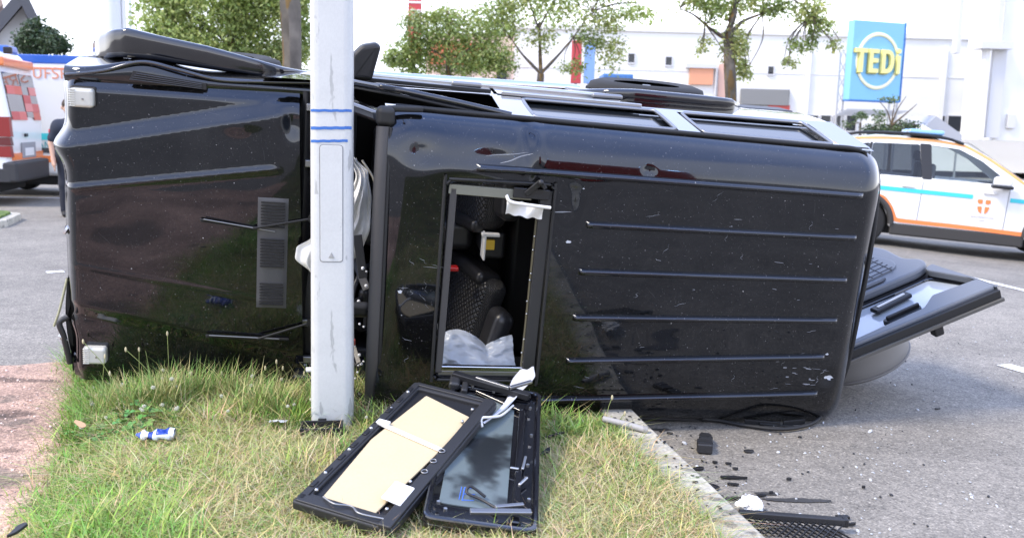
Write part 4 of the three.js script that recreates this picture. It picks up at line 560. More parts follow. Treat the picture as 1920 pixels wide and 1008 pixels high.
  solo('crumpled_foam', (() => { const g = new THREE.IcosahedronGeometry(0.052, 12), p = g.attributes.position; for (let i = 0; i < p.count; i++) { const d = V().fromBufferAttribute(p, i), k = 0.45 + 1.1 * fbm(d.x * 55 + 20, d.y * 60 + d.z * 50 + 20, 256, 131, 4); p.setXYZ(i, d.x * k, d.y * k * 0.55, d.z * k * 1.1); } g.computeVertexNormals(); return g; })(), M.white, 'crumpled white foam scrap lying beside the kerb', 'debris', undefined, [1.03, 0.045, -3.87]);
  // black shards, each its own piece
  const shards = [[1405, 847, 0.032, 0.018], [1372, 897, 0.075, 0.010], [1330, 915, 0.05, 0.045], [1345, 932, 0.03, 0.015], [1340, 868, 0.014, 0.008], [1365, 870, 0.018, 0.007], [1378, 880, 0.016, 0.007], [1372, 909, 0.03, 0.010], [1430, 930, 0.028, 0.008], [1256, 813, 0.022, 0.006], [1580, 972, 0.035, 0.016], [1597, 985, 0.022, 0.006], [1446, 925, 0.012, 0.006], [1382, 936, 0.03, 0.012], [1500, 820, 0.01, 0.006], [1758, 767, 0.02, 0.008], [1310, 880, 0.03, 0.016], [1620, 915, 0.01, 0.005], [1480, 900, 0.012, 0.005]];
  shards.forEach(([px, py, rx, rz], k) => { const q = P(px, py); solo('plastic_shard', jagged(8, rx, rz, 0.008 + 0.006 * hash(k, 2, 2), k), k % 3 ? M.darkPlastic : M.plastic, 'small black broken plastic shard lying on the asphalt', 'debris', 'black plastic shards scattered on the road', q).rotation.y = rr(-0.3, 0.3); });
  [[508, 768, 0.055, 0.018], [495, 758, 0.03, 0.012], [35, 992, 0.05, 0.016], [1025, 845, 0.05, 0.012], [1040, 815, 0.06, 0.006]].forEach(([px, py, rx, rz], k) => { const q = onGround(px, py, 0.15); solo('trim_scrap', jagged(9, rx, rz, 0.012, 40 + k), M.plastic, 'dark plastic trim scrap lying in the grass', 'debris', 'dark trim scraps in the grass', [q.x, 0.145, q.z]).rotation.set(0.2, rr(0, 2), 0.1); });
  { const q = onGround(520, 800, 0.14); solo('clear_scrap', surf(12, 10, (u, v) => [(u - 0.5) * 0.08, 0.02 * fbm(u * 6 + 9, v * 6 + 9, 99, 141, 3) + 0.02 * v, (v - 0.5) * 0.09]), std(lin(0.55, 0.57, 0.58), 0.5), 'crumpled pale plastic scrap in the grass by the lamp post', 'debris', undefined, [q.x, 0.15, q.z]); }
  { const q = onGround(150, 800, 0.14); solo('dry_leaf', jagged(9, 0.05, 0.02, 0.003, 77), std(lin(0.45, 0.28, 0.16), 0.9), 'curled dry brown leaf lying on the grass edge', 'leaf', undefined, [q.x, 0.15, q.z]).rotation.set(0.3, -0.6, 0); }
  // glass crumbs and grit nobody could count
  const cg = new THREE.IcosahedronGeometry(1, 0), im = new THREE.InstancedMesh(cg, std(lin(0.46, 0.47, 0.47), 0.5), 380), d = new THREE.Object3D(), colr = new THREE.Color();
  for (let k = 0; k < 380; k++) { const far = rnd() < 0.55; const x = far ? rr(1.8, 4.2) : rr(0.8, 2.2), z = far ? -rr(4.6, 8.2) : -rr(3.4, 5.2); const s = rr(0.002, 0.006) * (rnd() < 0.06 ? 1.8 : 1); d.position.set(x, s * 0.5 + 0.002, z); d.scale.set(s * rr(0.8, 2), s * 0.7, s * rr(0.8, 1.6)); d.rotation.set(rnd(), rnd() * 6, 0); d.updateMatrix(); im.setMatrixAt(k, d.matrix); const b = rnd() < 0.3 ? 0.05 : rr(0.7, 1.1); im.setColorAt(k, colr.setRGB(b, b, b)); }
  im.name = 'glass_crumbs'; im.userData = { kind: 'stuff', label: 'glass crumbs and grit scattered over the asphalt', category: 'debris' }; im.castShadow = im.receiveShadow = true; scene.add(im);
  const im2 = new THREE.InstancedMesh(cg, M.darkPlastic, 110); for (let k = 0; k < 110; k++) { const t = rnd(), onK = rnd() < 0.5, z = -lerp(5.0, 3.4, t); const x = edgeAt(vergeR, z) + (onK ? rr(0.02, 0.15) : rr(0.18, 0.5)); const s = rr(0.002, 0.007); d.position.set(x, (onK ? 0.124 : 0.004) + s * 0.3, z); d.scale.set(s * rr(0.8, 2.4), s * 0.6, s * rr(0.7, 1.6)); d.rotation.set(0, rnd() * 6, 0); d.updateMatrix(); im2.setMatrixAt(k, d.matrix); }
  im2.name = 'black_crumbs'; im2.userData = { kind: 'stuff', label: 'black plastic crumbs strewn along the kerb', category: 'debris' }; im2.castShadow = im2.receiveShadow = true; scene.add(im2);
}
// ---------------------------------------------------------------- grass
{
  const gpos = [], gcol = [];
  function blade(len, wid, bend, lean, az, x, y, z, c) {   // curved strip tapering to a point: one quad and a tip
    const ca = Math.cos(az), sa = Math.sin(az), px = -sa * wid / 2, pz = ca * wid / 2, at = t => { const out = (lean * t + bend * t * t) * len; return [x + ca * out, y + Math.max(0.003, len * (t - 0.3 * bend * t * t)), z + sa * out]; };
    const a = at(0), m = at(0.5), e = at(1), q = (p, s, k) => [p[0] + px * s * k, p[1], p[2] + pz * s * k], A = q(a, -1, 0.8), B = q(a, 1, 0.8), C = q(m, -1, 0.85), D = q(m, 1, 0.85);
    gpos.push(...A, ...B, ...C, ...B, ...D, ...C, ...C, ...D, ...e); for (let i = 0; i < 9; i++) gcol.push(...c);
  }
  const gm = c => std(c, 0.8);
  const kinds = [[10, 0.02, 0.06, 0.06, 0.0045, 1.5], [10, 0.03, 0.09, 0.06, 0.0048, 1.3], [8, 0.07, 0.18, 0.05, 0.0054, 0.9], [8, 0.03, 0.13, 0.08, 0.0032, 2.6]];
  const col = new THREE.Color();
  const quad = (...q) => (x, z) => { let s = 0; for (let i = 0; i < 4; i++) { const a = q[i], b = q[(i + 1) % 4]; if ((b[0] - a[0]) * (z - a[1]) - (b[1] - a[1]) * (x - a[0]) > 0) s++; } return s === 0 || s === 4; };
  const inPan = quad([-0.32, -3.30], [0.13, -3.29], [0.16, -4.55], [-0.29, -4.55]), inShade = quad([-0.80, -3.38], [-0.39, -3.22], [-0.05, -4.15], [-0.45, -4.29]);
  for (let k = 0; k < 27000; k++) {
    const z = -6.1 + 3.2 * rnd() + (rnd() < 0.1 ? 0.8 : 0), l = edgeAt(vergeL, z), r = edgeAt(vergeR, z), ov = (rnd() < 0.12 ? 0.30 : 0.10) * fbm(z * 5 + 30, 2.5, 999, 151, 3), x = rr(l - ov, r - 0.045 + 0.03 * rnd() * rnd()); if (z > -2.3) continue;
    if (Math.abs(x + 0.87) < 0.13 && z > -4.75 && z < -4.36 && rnd() < 0.93) continue; if ((inPan(x, z) || inShade(x, z)) && rnd() < 0.985) continue; const under = z < -4.78 + 0.12 * x && x > -0.55; if (under) continue; if (z < -5.0 && x > -2.1 && rnd() < 0.75) continue;
    const dry = fbm(x * 2.2 + 10, z * 2.2 + 20, 512, 152, 4) + 0.10 * sm(-1.6, -0.4, x), lush = fbm(x * 1.5 + 70, z * 1.5 + 10, 512, 153, 3) + 0.25 * sm(-1.5, -2.4, x) * sm(-4.2, -4.7, z);
    let kd = rnd() < 0.5 ? 0 : rnd() < 0.72 ? 1 : 3; if (lush > 0.62 && rnd() < 0.16) kd = 2; if (z < -4.45 && rnd() < 0.22) kd = 2; if (dry > 0.55 && rnd() < 0.6) kd = 3;
    let c; const q = rnd(); const straw = kd === 3 ? 0.62 : sm(0.44, 0.64, dry) * 0.58 + 0.06;
    if (q < straw) c = [rr(0.40, 0.58), rr(0.34, 0.47), rr(0.15, 0.26)]; else if (q < straw + 0.25) c = [rr(0.20, 0.30), rr(0.26, 0.36), rr(0.05, 0.09)]; else c = [rr(0.12, 0.20), rr(0.22, 0.33), rr(0.035, 0.07)];
    if (kd === 2 && r - x < 0.25) kd = 1; if (x < -1.1 && c[1] > c[0]) c = [c[0] * 1.1, c[1] * 1.18, c[2]];
    const [n, lo, hi, rad, wd, bend] = kinds[kd], y0 = vergeY(x, z) - 0.004, sc = rr(0.75, 1.25);
    for (let b = 0; b < n; b++) { const f = rr(0.75, 1.3), t = rnd() * 6.283, q = rad * Math.sqrt(rnd()); blade(rr(lo, hi) * sc, rr(wd * 0.7, wd * 1.3), rr(0.2, bend), rr(0.05, 0.7), rnd() * 6.283, x + Math.cos(t) * q, y0, z + Math.sin(t) * q, [c[0] * f, c[1] * f, c[2] * f]); }
  }
  for (let k = 0; k < 1300; k++) { const x = rr(-2.15, -0.62), z = rr(-5.02, -4.62); if (fbm(x * 4 + 30, z * 4 + 30, 512, 156, 3) < 0.5 || (x > -1.05 && z > -4.85)) continue; const straw = rnd() < 0.4, c = straw ? [0.45, 0.40, 0.17] : [rr(0.13, 0.22), rr(0.23, 0.32), 0.06]; for (let b = 0; b < 6; b++) { const f = rr(0.7, 1.3); blade(rr(0.10, 0.26), rr(0.003, 0.006), rr(0.1, 0.8), rr(0.0, 0.4), rnd() * 6.283, x + rr(-0.04, 0.04), vergeY(x, z), z + rr(-0.04, 0.04), c.map(v => v * f)); } }
  const gg = new THREE.BufferGeometry(); gg.setAttribute('position', new THREE.Float32BufferAttribute(gpos, 3)); gg.setAttribute('color', new THREE.Float32BufferAttribute(gcol, 3)); gg.computeVertexNormals();
  const grass = add(scene, 'grass', gg, std(lin(1, 1, 1), 0.8, { vertexColors: true })); grass.userData = { kind: 'stuff', label: 'long dry green and straw coloured grass covering the verge', category: 'grass' };
  const d = new THREE.Object3D();
  // clover heads and leaves, too many to count
  const head = (() => { const l = []; for (let k = 0; k < 16; k++) { const t = k * 2.4, y = 1 - (k + 0.5) / 8, r = Math.sqrt(Math.max(0, 1 - y * y)); const c = new THREE.IcosahedronGeometry(0.0045, 0); c.translate(r * Math.cos(t) * 0.010, 0.06 + y * 0.009, r * Math.sin(t) * 0.010); l.push(c); } return mg(l); })();
  const stemG = T(new THREE.CylinderGeometry(0.0012, 0.0016, 0.06, 5), 0, 0.03, 0);
  const cl = []; for (let k = 0; k < 40; k++) { const t = rnd(); const p = t < 0.7 ? onGround(rr(120, 330), rr(705, 790), 0.16) : onGround(rr(300, 700), rr(720, 800), 0.15); if (p.x < edgeAt(vergeL, p.z)) continue; cl.push([p.x, vergeY(p.x, p.z) + rr(0.03, 0.12), p.z, rr(0.5, 0.9)]); }
  const clover = new THREE.Group(); clover.name = 'clover'; clover.userData = { kind: 'stuff', label: 'white clover heads dotted through the lush grass corner', category: 'flowers' }; scene.add(clover);
  for (const [n, g, m] of [['clover_heads', head, std(lin(0.50, 0.50, 0.38), 0.9)], ['clover_stems', stemG, std(lin(0.12, 0.22, 0.05), 0.8)]]) { const im = new THREE.InstancedMesh(g, m, cl.length); cl.forEach((c, k) => { d.position.set(c[0], c[1], c[2]); d.rotation.set(0, k, 0); d.scale.setScalar(c[3]); d.updateMatrix(); im.setMatrixAt(k, d.matrix); }); im.name = n; im.userData.kind = 'stuff'; im.castShadow = im.receiveShadow = true; clover.add(im); }
  // broad leaves at the lush corner
  const lf = []; for (let k = 0; k < 3; k++) { const a = k * 2.094, g = surf(4, 4, (u, v) => { const w = 0.010 * Math.sin(u * 3.1) * (v * 2 - 1), r = u * 0.024; return [Math.cos(a) * r - Math.sin(a) * w, 0.03 + 0.004 * Math.sin(u * 3) , Math.sin(a) * r + Math.cos(a) * w]; }); lf.push(g); }
  const leafG = mg(lf), L = []; for (let k = 0; k < 1500; k++) { const gs = () => rnd() + rnd() + rnd() - 1.5, p = onGround(215 + 110 * gs(), 735 + 60 * gs(), 0.14); if (p.x < edgeAt(vergeL, p.z) - 0.06 || p.z < -6) continue; L.push([p.x, vergeY(p.x, p.z) + rr(-0.01, 0.05), p.z]); }
  const im = new THREE.InstancedMesh(leafG, gm(lin(1, 1, 1)), L.length); L.forEach((c, k) => { d.position.set(...c); d.rotation.set(rr(-0.4, 0.4), k, rr(-0.4, 0.4)); d.scale.setScalar(rr(0.7, 1.4)); d.updateMatrix(); im.setMatrixAt(k, d.matrix); im.setColorAt(k, col.setRGB(rr(0.07, 0.14), rr(0.17, 0.27), rr(0.03, 0.06))); }); im.name = 'clover_leaves'; im.userData.kind = 'stuff'; im.castShadow = im.receiveShadow = true; clover.add(im);
  // tall flowering stems, each a plant
  const tall = [[228, 735, 155, 640], [243, 720, 198, 652], [262, 725, 260, 655], [283, 725, 268, 640], [300, 720, 288, 655], [318, 728, 313, 625], [335, 720, 330, 665], [375, 720, 372, 675], [480, 735, 497, 690], [520, 735, 518, 678], [545, 728, 530, 690], [420, 740, 415, 700], [190, 730, 196, 668], [310, 745, 235, 655], [1135, 790, 1148, 745], [1160, 795, 1172, 775], [555, 735, 570, 700], [452, 742, 440, 700], [210, 760, 205, 700], [350, 742, 358, 700]];
  for (const [bx0, by0, tx, ty] of tall) {
    const b = onGround(bx0, by0, 0.12), q = spot(tx, ty, -b.z - rr(-0.02, 0.05)), o = thing('flowering_stem', 'tall thin grass stem with a pale seed head in the verge', 'plant', [b.x, vergeY(b.x, b.z), b.z], 0, 'tall seed stems in the grass');
    const e = q.clone().sub(o.position), mid = e.clone().multiplyScalar(0.55).add(V(e.x * -0.12, 0.01, 0)); add(o, 'stem', tube([[0, 0, 0], [mid.x, mid.y, mid.z], [e.x, e.y, e.z]], 0.0016, 12, 5), std(lin(0.26, 0.31, 0.10), 0.8));
    const sd = new THREE.IcosahedronGeometry(0.0075, 1); sd.scale(0.8, 1.9, 0.8); add(o, 'seed_head', T(sd, e.x, e.y, e.z), std(lin(0.50, 0.44, 0.27), 0.9));
  }
}
// ---------------------------------------------------------------- background vehicles
function sideProfileBody(profile, width, bevel) { const g = extr(shapeOf(profile, 0.08), width, bevel, { bevelSegments: 5, curveSegments: 10 }); return T(g, 0, 0, -width / 2); }
function roadWheel(parent, x, y, z, r, w) { const g = new THREE.Group(); g.name = 'wheel'; parent.add(g); g.position.set(x, y, z); const pr = [[r * 0.6, -w / 2], [r * 0.92, -w / 2], [r, -w * 0.35], [r, w * 0.35], [r * 0.92, w / 2], [r * 0.6, w / 2]].map(p => new THREE.Vector2(...p)); add(g, 'tyre', new THREE.LatheGeometry(pr, 32).rotateX(Math.PI / 2), M.tyre); add(g, 'rim', new THREE.CylinderGeometry(r * 0.62, r * 0.62, w * 0.8, 24).rotateX(Math.PI / 2), M.steel); const sp = []; for (let k = 0; k < 5; k++) { const b = bx(0.02, r * 0.58, -0.025, 0.025, -w * 0.47, w * 0.47, 0.006); b.rotateZ(k * 1.2566); sp.push(b); } add(g, 'spokes', mg(sp), M.alu); return g; }
// emergency doctor's car; x forward, z towards the viewer side
{
  const wb = 2.68, o = thing('emergency_car', 'white emergency car with teal and orange stripes parked on the road', 'car', [5.28, 0, -14.6]);
  const yaw = -0.30; o.rotation.set(0, yaw, -0.055, 'YZX'); o.position.y = roadY(5.6, -14.7) + 0.0;
  // profile in x (0 = rear axle), y
  const R = 0.355, lower = [[-0.86, 0.38], [-0.86, 0.95], [-0.78, 1.05], [3.35, 1.02], [3.52, 0.85], [3.55, 0.36], [3.2, 0.22], [-0.7, 0.22]];
  const bodyShape = shapeOf([[-0.88, 0.42], [-0.90, 0.80], [-0.84, 1.06], [2.15, 1.06], [3.25, 0.98], [3.52, 0.78], [3.54, 0.45], [3.45, 0.30], [3.08, 0.30], [3.06, 0.45], [2.95, 0.64], [2.68, 0.76], [2.41, 0.64], [2.30, 0.45], [2.28, 0.30], [0.40, 0.30], [0.38, 0.45], [0.27, 0.64], [0, 0.76], [-0.27, 0.64], [-0.38, 0.45], [-0.40, 0.32]], 0.06);
  add(o, 'body', T(extr(bodyShape, 1.80, 0.06, { bevelSegments: 5 }), 0, 0, -1.80), M.whitePaint);
  const cab = [[-0.80, 1.04], [-0.66, 1.36], [-0.42, 1.56], [0.1, 1.65], [0.9, 1.665], [1.35, 1.62], [1.75, 1.42], [2.28, 1.06]];
  // greenhouse: narrower towards the roof
  const sec = (t, k) => { const i = Math.min(cab.length - 2, Math.floor(t)), f = t - i; return [lerp(cab[i][0], cab[i + 1][0], f), lerp(cab[i][1], cab[i + 1][1], f)]; };
  const inn = y => 0.05 + 0.20 * (y - 1.04) / 0.62;
  add(o, 'roof', surf(42, 16, (u, v) => { const [x, y] = sec(u * 7), n = inn(y), z = lerp(-n, -1.80 + n, v), cr = 0.03 * Math.sin(v * 3.14159); return [x, y + cr, z]; }), M.whitePaint);
  const holes = [['quarter_window', [[-0.72, 1.085], [-0.55, 1.34], [-0.28, 1.51], [0.0, 1.545], [-0.05, 1.085]]], ['rear_side_window', [[0.0, 1.085], [0.04, 1.55], [0.70, 1.575], [0.78, 1.085]]], ['front_side_window', [[0.92, 1.085], [0.86, 1.575], [1.25, 1.55], [1.58, 1.40], [2.02, 1.085]]]];
  const bendTo = (g, zs, out) => { const p = g.attributes.position; for (let i = 0; i < p.count; i++) { const n = inn(p.getY(i)); p.setZ(i, zs > 0 ? -n + out : -1.80 + n - out); } g.computeVertexNormals(); return g; };
  const side = zs => { const sh = shapeOf(cab.map(p => [p[0], p[1]]), 0.02); for (const [, h] of holes) sh.holes.push(shapeOf(h, 0.03)); return bendTo(new THREE.ShapeGeometry(sh, 8), zs, 0); };
  add(o, 'side_frame', side(1), M.whitePaint); add(o, 'side_frame', side(-1), M.whitePaint);
  const pane = (pts, name, mt, out = 0.006, zs = 1) => add(o, name, bendTo(new THREE.ShapeGeometry(shapeOf(pts, 0.03), 8), zs, out), mt);
  const glass = phy(lin(0.32, 0.35, 0.37), 0.02, { transmission: 1, thickness: 0 }), glass2 = phy(lin(0.80, 0.86, 0.85), 0.02, { transmission: 1, thickness: 0 });
  for (const [n, h] of holes) for (const zs of [1, -1]) pane(h, n, n === 'front_side_window' ? glass2 : glass, -0.004, zs);
  // cabin
  const seatM = std(lin(0.05, 0.05, 0.052), 0.8), pad = (x0, x1, y0, y1, z0, z1) => bx(x0, x1, y0, y1, z0, z1, 0.05, 3);
  for (const z of [-0.48, -1.32]) { const st = new THREE.Group(); st.name = 'front_seat'; o.add(st); add(st, 'backrest', pad(0.78, 0.98, 0.7, 1.30, z - 0.22, z + 0.22), seatM); add(st, 'headrest', pad(0.74, 0.86, 1.31, 1.48, z - 0.12, z + 0.12), seatM); add(st, 'cushion', pad(0.9, 1.4, 0.6, 0.82, z - 0.22, z + 0.22), seatM); }
  add(o, 'rear_bench', mg([pad(-0.30, -0.10, 0.7, 1.28, -1.55, -0.25), pad(-0.2, 0.35, 0.6, 0.8, -1.55, -0.25)]), seatM); add(o, 'dashboard', pad(1.75, 2.2, 0.8, 1.07, -1.65, -0.15), seatM); add(o, 'equipment_rack', pad(-0.75, -0.4, 0.8, 1.45, -1.5, -0.3), std(lin(0.55, 0.2, 0.1), 0.7));
  pane([[0.78, 1.07], [0.70, 1.59], [0.86, 1.59], [0.92, 1.07]], 'door_pillar', M.darkPlastic, 0.008);
  pane([[-0.05, 1.07], [0.0, 1.56], [0.035, 1.56], [-0.01, 1.07]], 'door_pillar', M.darkPlastic, 0.008);
  add(o, 'windscreen', surf(6, 8, (u, v) => { const x = lerp(1.40, 2.25, u), y = lerp(1.625, 1.09, u), n = inn(y) + 0.08; return [x + 0.03, y + 0.05 * Math.sin(v * 3.14) * 0.5 + 0.012, lerp(-n, -1.8 + n, v)]; }), glass2);
  const strip = (pts, name, mt, wd = 0.05) => { const c = new THREE.CatmullRomCurve3(pts.map(p => V(p[0], p[1], 0)), false, 'catmullrom', 0.2); return add(o, name, surf(60, 2, (u, v) => { const p = c.getPoint(u), t = c.getTangent(u), x = p.x - t.y * (v - 0.5) * wd, y = p.y + t.x * (v - 0.5) * wd; return [x, y, (y > 1.05 ? -inn(y) : 0.0) + 0.010]; }), mt); };
  strip([[-0.80, 0.90], [0.66, 0.885], [1.50, 0.88]], 'teal_stripe', M.teal, 0.06); strip([[2.0, 0.875], [2.6, 0.87], [3.3, 0.84]], 'teal_stripe', M.teal, 0.06);
  strip([[-0.55, 0.80], [-0.40, 0.78], [-0.30, 0.74], [0.0, 0.815], [0.28, 0.74], [0.40, 0.60], [0.48, 0.44], [0.60, 0.425], [1.4, 0.42], [2.26, 0.40]], 'orange_stripe', M.orange, 0.06);
  strip([[-0.60, 1.47], [-0.2, 1.60], [0.3, 1.64], [0.9, 1.645], [1.33, 1.60], [1.72, 1.41], [2.24, 1.08]], 'orange_stripe', std(lin(0.75, 0.36, 0.12), 0.5), 0.035);
  // cladding, arches, sill
  add(o, 'sill_cladding', bx(0.42, 2.26, 0.20, 0.385, -1.78, 0.012, 0.03), std(lin(0.035, 0.033, 0.031), 0.6));
  for (const x of [0, wb]) add(o, 'arch_cladding', T(new THREE.TorusGeometry(0.425, 0.045, 8, 24, Math.PI), x, 0.36, -0.0), std(lin(0.035, 0.033, 0.031), 0.6));
  for (const x of [0, wb]) for (const z of [-0.12, -1.68]) roadWheel(o, x, R, z, R, 0.22);
  add(o, 'underbody', bx(-0.8, 3.3, 0.2, 0.5, -1.7, -0.15, 0.02), M.liner);
  for (const x of [0.80, 1.98]) add(o, 'door_seam', beam([x - 0.02, 0.42, 0.004], [x, 1.05, 0.004], 0.008, 0.006, [0, 0, 1], 0.001), std(lin(0.25, 0.25, 0.25), 0.8));
  for (const x of [0.60, 1.72]) add(o, 'door_handle', bx(x - 0.09, x + 0.09, 0.935, 0.965, 0.0, 0.03, 0.01), M.whitePaint);
  const mi = new THREE.Group(); mi.name = 'door_mirror'; o.add(mi); add(mi, 'mirror_cap', bx(1.72, 1.98, 1.06, 1.21, 0.06, 0.22, 0.06, 4), M.whitePaint); add(mi, 'mirror_base', mg([bx(1.70, 1.99, 1.035, 1.085, 0.04, 0.23, 0.03, 3), bx(1.88, 1.98, 1.03, 1.08, -0.1, 0.08, 0.01)]), M.darkPlastic);
  for (const z of [-0.22, -1.58]) add(o, 'roof_rail', tube([[-0.45, 1.58, z], [-0.2, 1.68, z], [0.4, 1.72, z], [1.0, 1.70, z], [1.3, 1.63, z]], 0.022, 40, 8), M.darkPlastic);
  const lb = new THREE.Group(); lb.name = 'light_bar'; o.add(lb); add(lb, 'bar_base', bx(0.55, 1.0, 1.69, 1.73, -1.55, -0.25, 0.015), M.darkPlastic); const bl = phy(lin(0.22, 0.45, 0.75), 0.2, { clearcoat: 1 }); add(lb, 'blue_lens', bx(0.52, 1.02, 1.73, 1.80, -0.75, -0.22, 0.03, 3), bl); add(lb, 'white_lens', bx(0.54, 1.0, 1.73, 1.79, -1.05, -0.75, 0.02), M.white); add(lb, 'blue_lens', bx(0.52, 1.02, 1.73, 1.80, -1.58, -1.05, 0.03, 3), bl);
  // orange shield quartered by a white cross, and two lines of small print
  const em = new THREE.Group(); em.name = 'door_emblem'; o.add(em); em.userData.label = 'orange shield emblem with white cross on the front door'; const em0 = [1.66, 0.735];
  const q = [[[-0.085, 0.135], [-0.02, 0.135], [-0.02, 0.075], [-0.07, 0.07], [-0.09, 0.10]], [[0.085, 0.135], [0.02, 0.135], [0.02, 0.075], [0.07, 0.07], [0.09, 0.10]], [[-0.085, 0.03], [-0.02, 0.035], [-0.02, -0.075], [-0.06, -0.045]], [[0.085, 0.03], [0.02, 0.035], [0.02, -0.075], [0.06, -0.045]]];
  for (const s of q) add(em, 'shield_quarter', T(extr(shapeOf(s.map(p => [p[0] + em0[0], p[1] + em0[1] - 0.02]), 0.012), 0.004), 0, 0, 0.006), M.orange);
  const sp = std(lin(0.55, 0.52, 0.50), 0.6); for (const [s, y, z] of [['BERUFSRETTUNG', -0.155, 0.030], ['WIEN', -0.20, 0.026]]) { const g = textGeo(s, z, 0.003, fontR); const w = g.boundingBox.max.x; add(em, 'lettering', T(g, em0[0] - w / 2, em0[1] + y, 0.006), sp); }
}
function flipX(o) { o.traverse(c => { if (c !== o) c.position.x *= -1; if (c.isMesh) { const g = c.geometry.index ? c.geometry.toNonIndexed() : c.geometry.clone(); g.scale(-1, 1, 1); for (const k of Object.keys(g.attributes)) { const a = g.attributes[k], n = a.itemSize, r = a.array; for (let i = 0; i < a.count; i += 3) for (let q = 0; q < n; q++) { const t = r[(i + 1) * n + q]; r[(i + 1) * n + q] = r[(i + 2) * n + q]; r[(i + 2) * n + q] = t; } } c.geometry = g; } }); }
// ambulance vans; x forward from the rear face, z = 0 near flank, body reaches to -width
function ambulance(label, pos, turn, opt) {
  const o = thing('ambulance', label, 'ambulance', pos, turn, 'ambulances'), W = 1.98, L = 5.9, H = opt.h || 2.72;
  const sh = shapeOf([[0.02, 0.48], [0.0, 1.5], [0.16, H - 0.25], [0.36, H], [4.2, H], [4.9, H - 0.35], [5.25, 1.45], [5.85, 1.15], [5.9, 0.5], [5.5, 0.4], [0.4, 0.42]], 0.10);
  add(o, 'body', T(extr(sh, W, 0.10, { bevelSegments: 5 }), 0, 0, -W), M.whitePaint);
  add(o, 'bumper', mg([bx(-0.10, 0.16, 0.42, 0.78, -W + 0.02, 0.012, 0.05, 3), bx(0.02, 0.9, 0.42, 0.66, -0.06, 0.014, 0.02)]), std(lin(0.035, 0.035, 0.037), 0.6));
  add(o, 'underbody', bx(0.3, 5.4, 0.22, 0.5, -W + 0.15, -0.15, 0.05), M.liner);
  for (const x of [1.35, 4.9]) for (const z of [-0.16, -W + 0.16]) roadWheel(o, x, 0.35, z, 0.35, 0.22);
  for (const [y, h, m, n] of [[1.18, 0.13, M.teal, 'teal_stripe'], [0.74, 0.13, M.orange, 'orange_stripe']]) add(o, n, bx(0.25, 5.1, y - h / 2, y + h / 2, 0.002, 0.010, 0), m);
  add(o, 'dark_band', bx(0.95, 5.2, 0.86, 0.96, 0.0, 0.008, 0), std(lin(0.05, 0.05, 0.055), 0.6));
  const rear = new THREE.Group(); rear.name = 'rear_door'; o.add(rear);
  for (const s of [0, 1]) { const z0 = -W / 2 + (s ? 0.03 : 0.03 - 0.85 - 0.0), z1 = z0 + 0.82; const zz0 = s ? -W / 2 + 0.04 : -W + 0.13, zz1 = s ? -0.13 : -W / 2 - 0.04; add(rear, 'rear_window', hexa([[-0.012, 1.55, zz0], [-0.012, 1.55, zz1], [0.12, 2.32, zz1], [0.12, 2.32, zz0]], [0.02, 0, 0]), phy(lin(0.03, 0.03, 0.035), 0.08, { clearcoat: 1 })); }
  // red, blue and white reflective blocks on the rear doors
  const cols = [std(lin(0.50, 0.05, 0.05), 0.4), std(lin(0.62, 0.12, 0.10), 0.4), std(lin(0.60, 0.10, 0.06), 0.4), std(lin(0.66, 0.20, 0.18), 0.4), std(lin(0.55, 0.08, 0.07), 0.4)]; let n = 0; for (let i = 0; i < 5; i++) for (let j = 0; j < 4; j++) { if ((i * 3 + j * 2) % 5 === 3 || (i + j) % 3 === 2 || i === 4) continue; const z = -0.15 - j * 0.42, y = 1.50 + i * 0.15, x = -0.016 + 0.17 * Math.max(0, (y - 1.55)); add(rear, 'reflective_block', hexa([[x, y, z], [x, y, z - 0.419], [x + 0.025, y + 0.149, z - 0.419], [x + 0.025, y + 0.149, z]], [-0.006, 0, 0]), cols[n++ % 5]); }
  add(rear, 'reflective_band', bx(-0.012, 0.02, 0.80, 0.92, -W + 0.1, -0.1, 0), M.orange);  add(rear, 'number_plate', bx(-0.03, -0.01, 0.86, 1.0, -1.25, -0.75, 0.004), M.white); add(rear, 'plate_recess', bx(-0.02, 0.0, 0.82, 1.10, -1.4, -0.6, 0.004), std(lin(0.3, 0.3, 0.32), 0.5)); add(rear, 'door_handle', bx(-0.03, 0.0, 1.2, 1.26, -0.95, -0.8, 0.01), M.darkPlastic);
  const lamp = new THREE.Group(); lamp.name = 'tail_lamp'; o.add(lamp); const lm = std(lin(0.24, 0.008, 0.006), 0.35); for (const [y0, y1, m] of [[0.86, 1.05, lm], [1.06, 1.20, std(lin(0.11, 0.004, 0.004), 0.35)], [1.21, 1.55, lm]]) add(lamp, 'lamp_segment', hexa([[-0.02, y0, -0.13], [-0.02, y0, 0.016], [0.0, y1, 0.012], [0.0, y1, -0.12]], [0.24 - (y0 - 0.86) * 0.12, 0, 0]), m);
  add(o, 'flank_window', bx(0.62, 1.35, 1.55, 2.2, 0.0, 0.012, 0.03), phy(lin(0.03, 0.03, 0.035), 0.08, { clearcoat: 1 })); if (opt.noFlankWindow) o.remove(o.children[o.children.length - 1]);
  add(o, 'side_window', bx(4.1, 4.85, 1.5, 2.05, -0.01, 0.012, 0.05), phy(lin(0.03, 0.03, 0.035), 0.08, { clearcoat: 1 }));
  add(o, 'roof_lamp', bx(0.36, 0.62, H - 0.02, H + 0.13, -0.6, -0.05, 0.05, 3), M.blue); add(o, 'roof_lamp', bx(0.36, 0.62, H - 0.02, H + 0.13, -W + 0.05, -W + 0.6, 0.05, 3), M.blue); add(o, 'rear_spoiler', bx(0.08, 0.30, H - 0.30, H - 0.14, -W + 0.12, -0.10, 0.04), M.orange); add(o, 'camera', bx(0.12, 0.26, H - 0.06, H + 0.06, -0.8, -0.7, 0.02), M.darkPlastic);
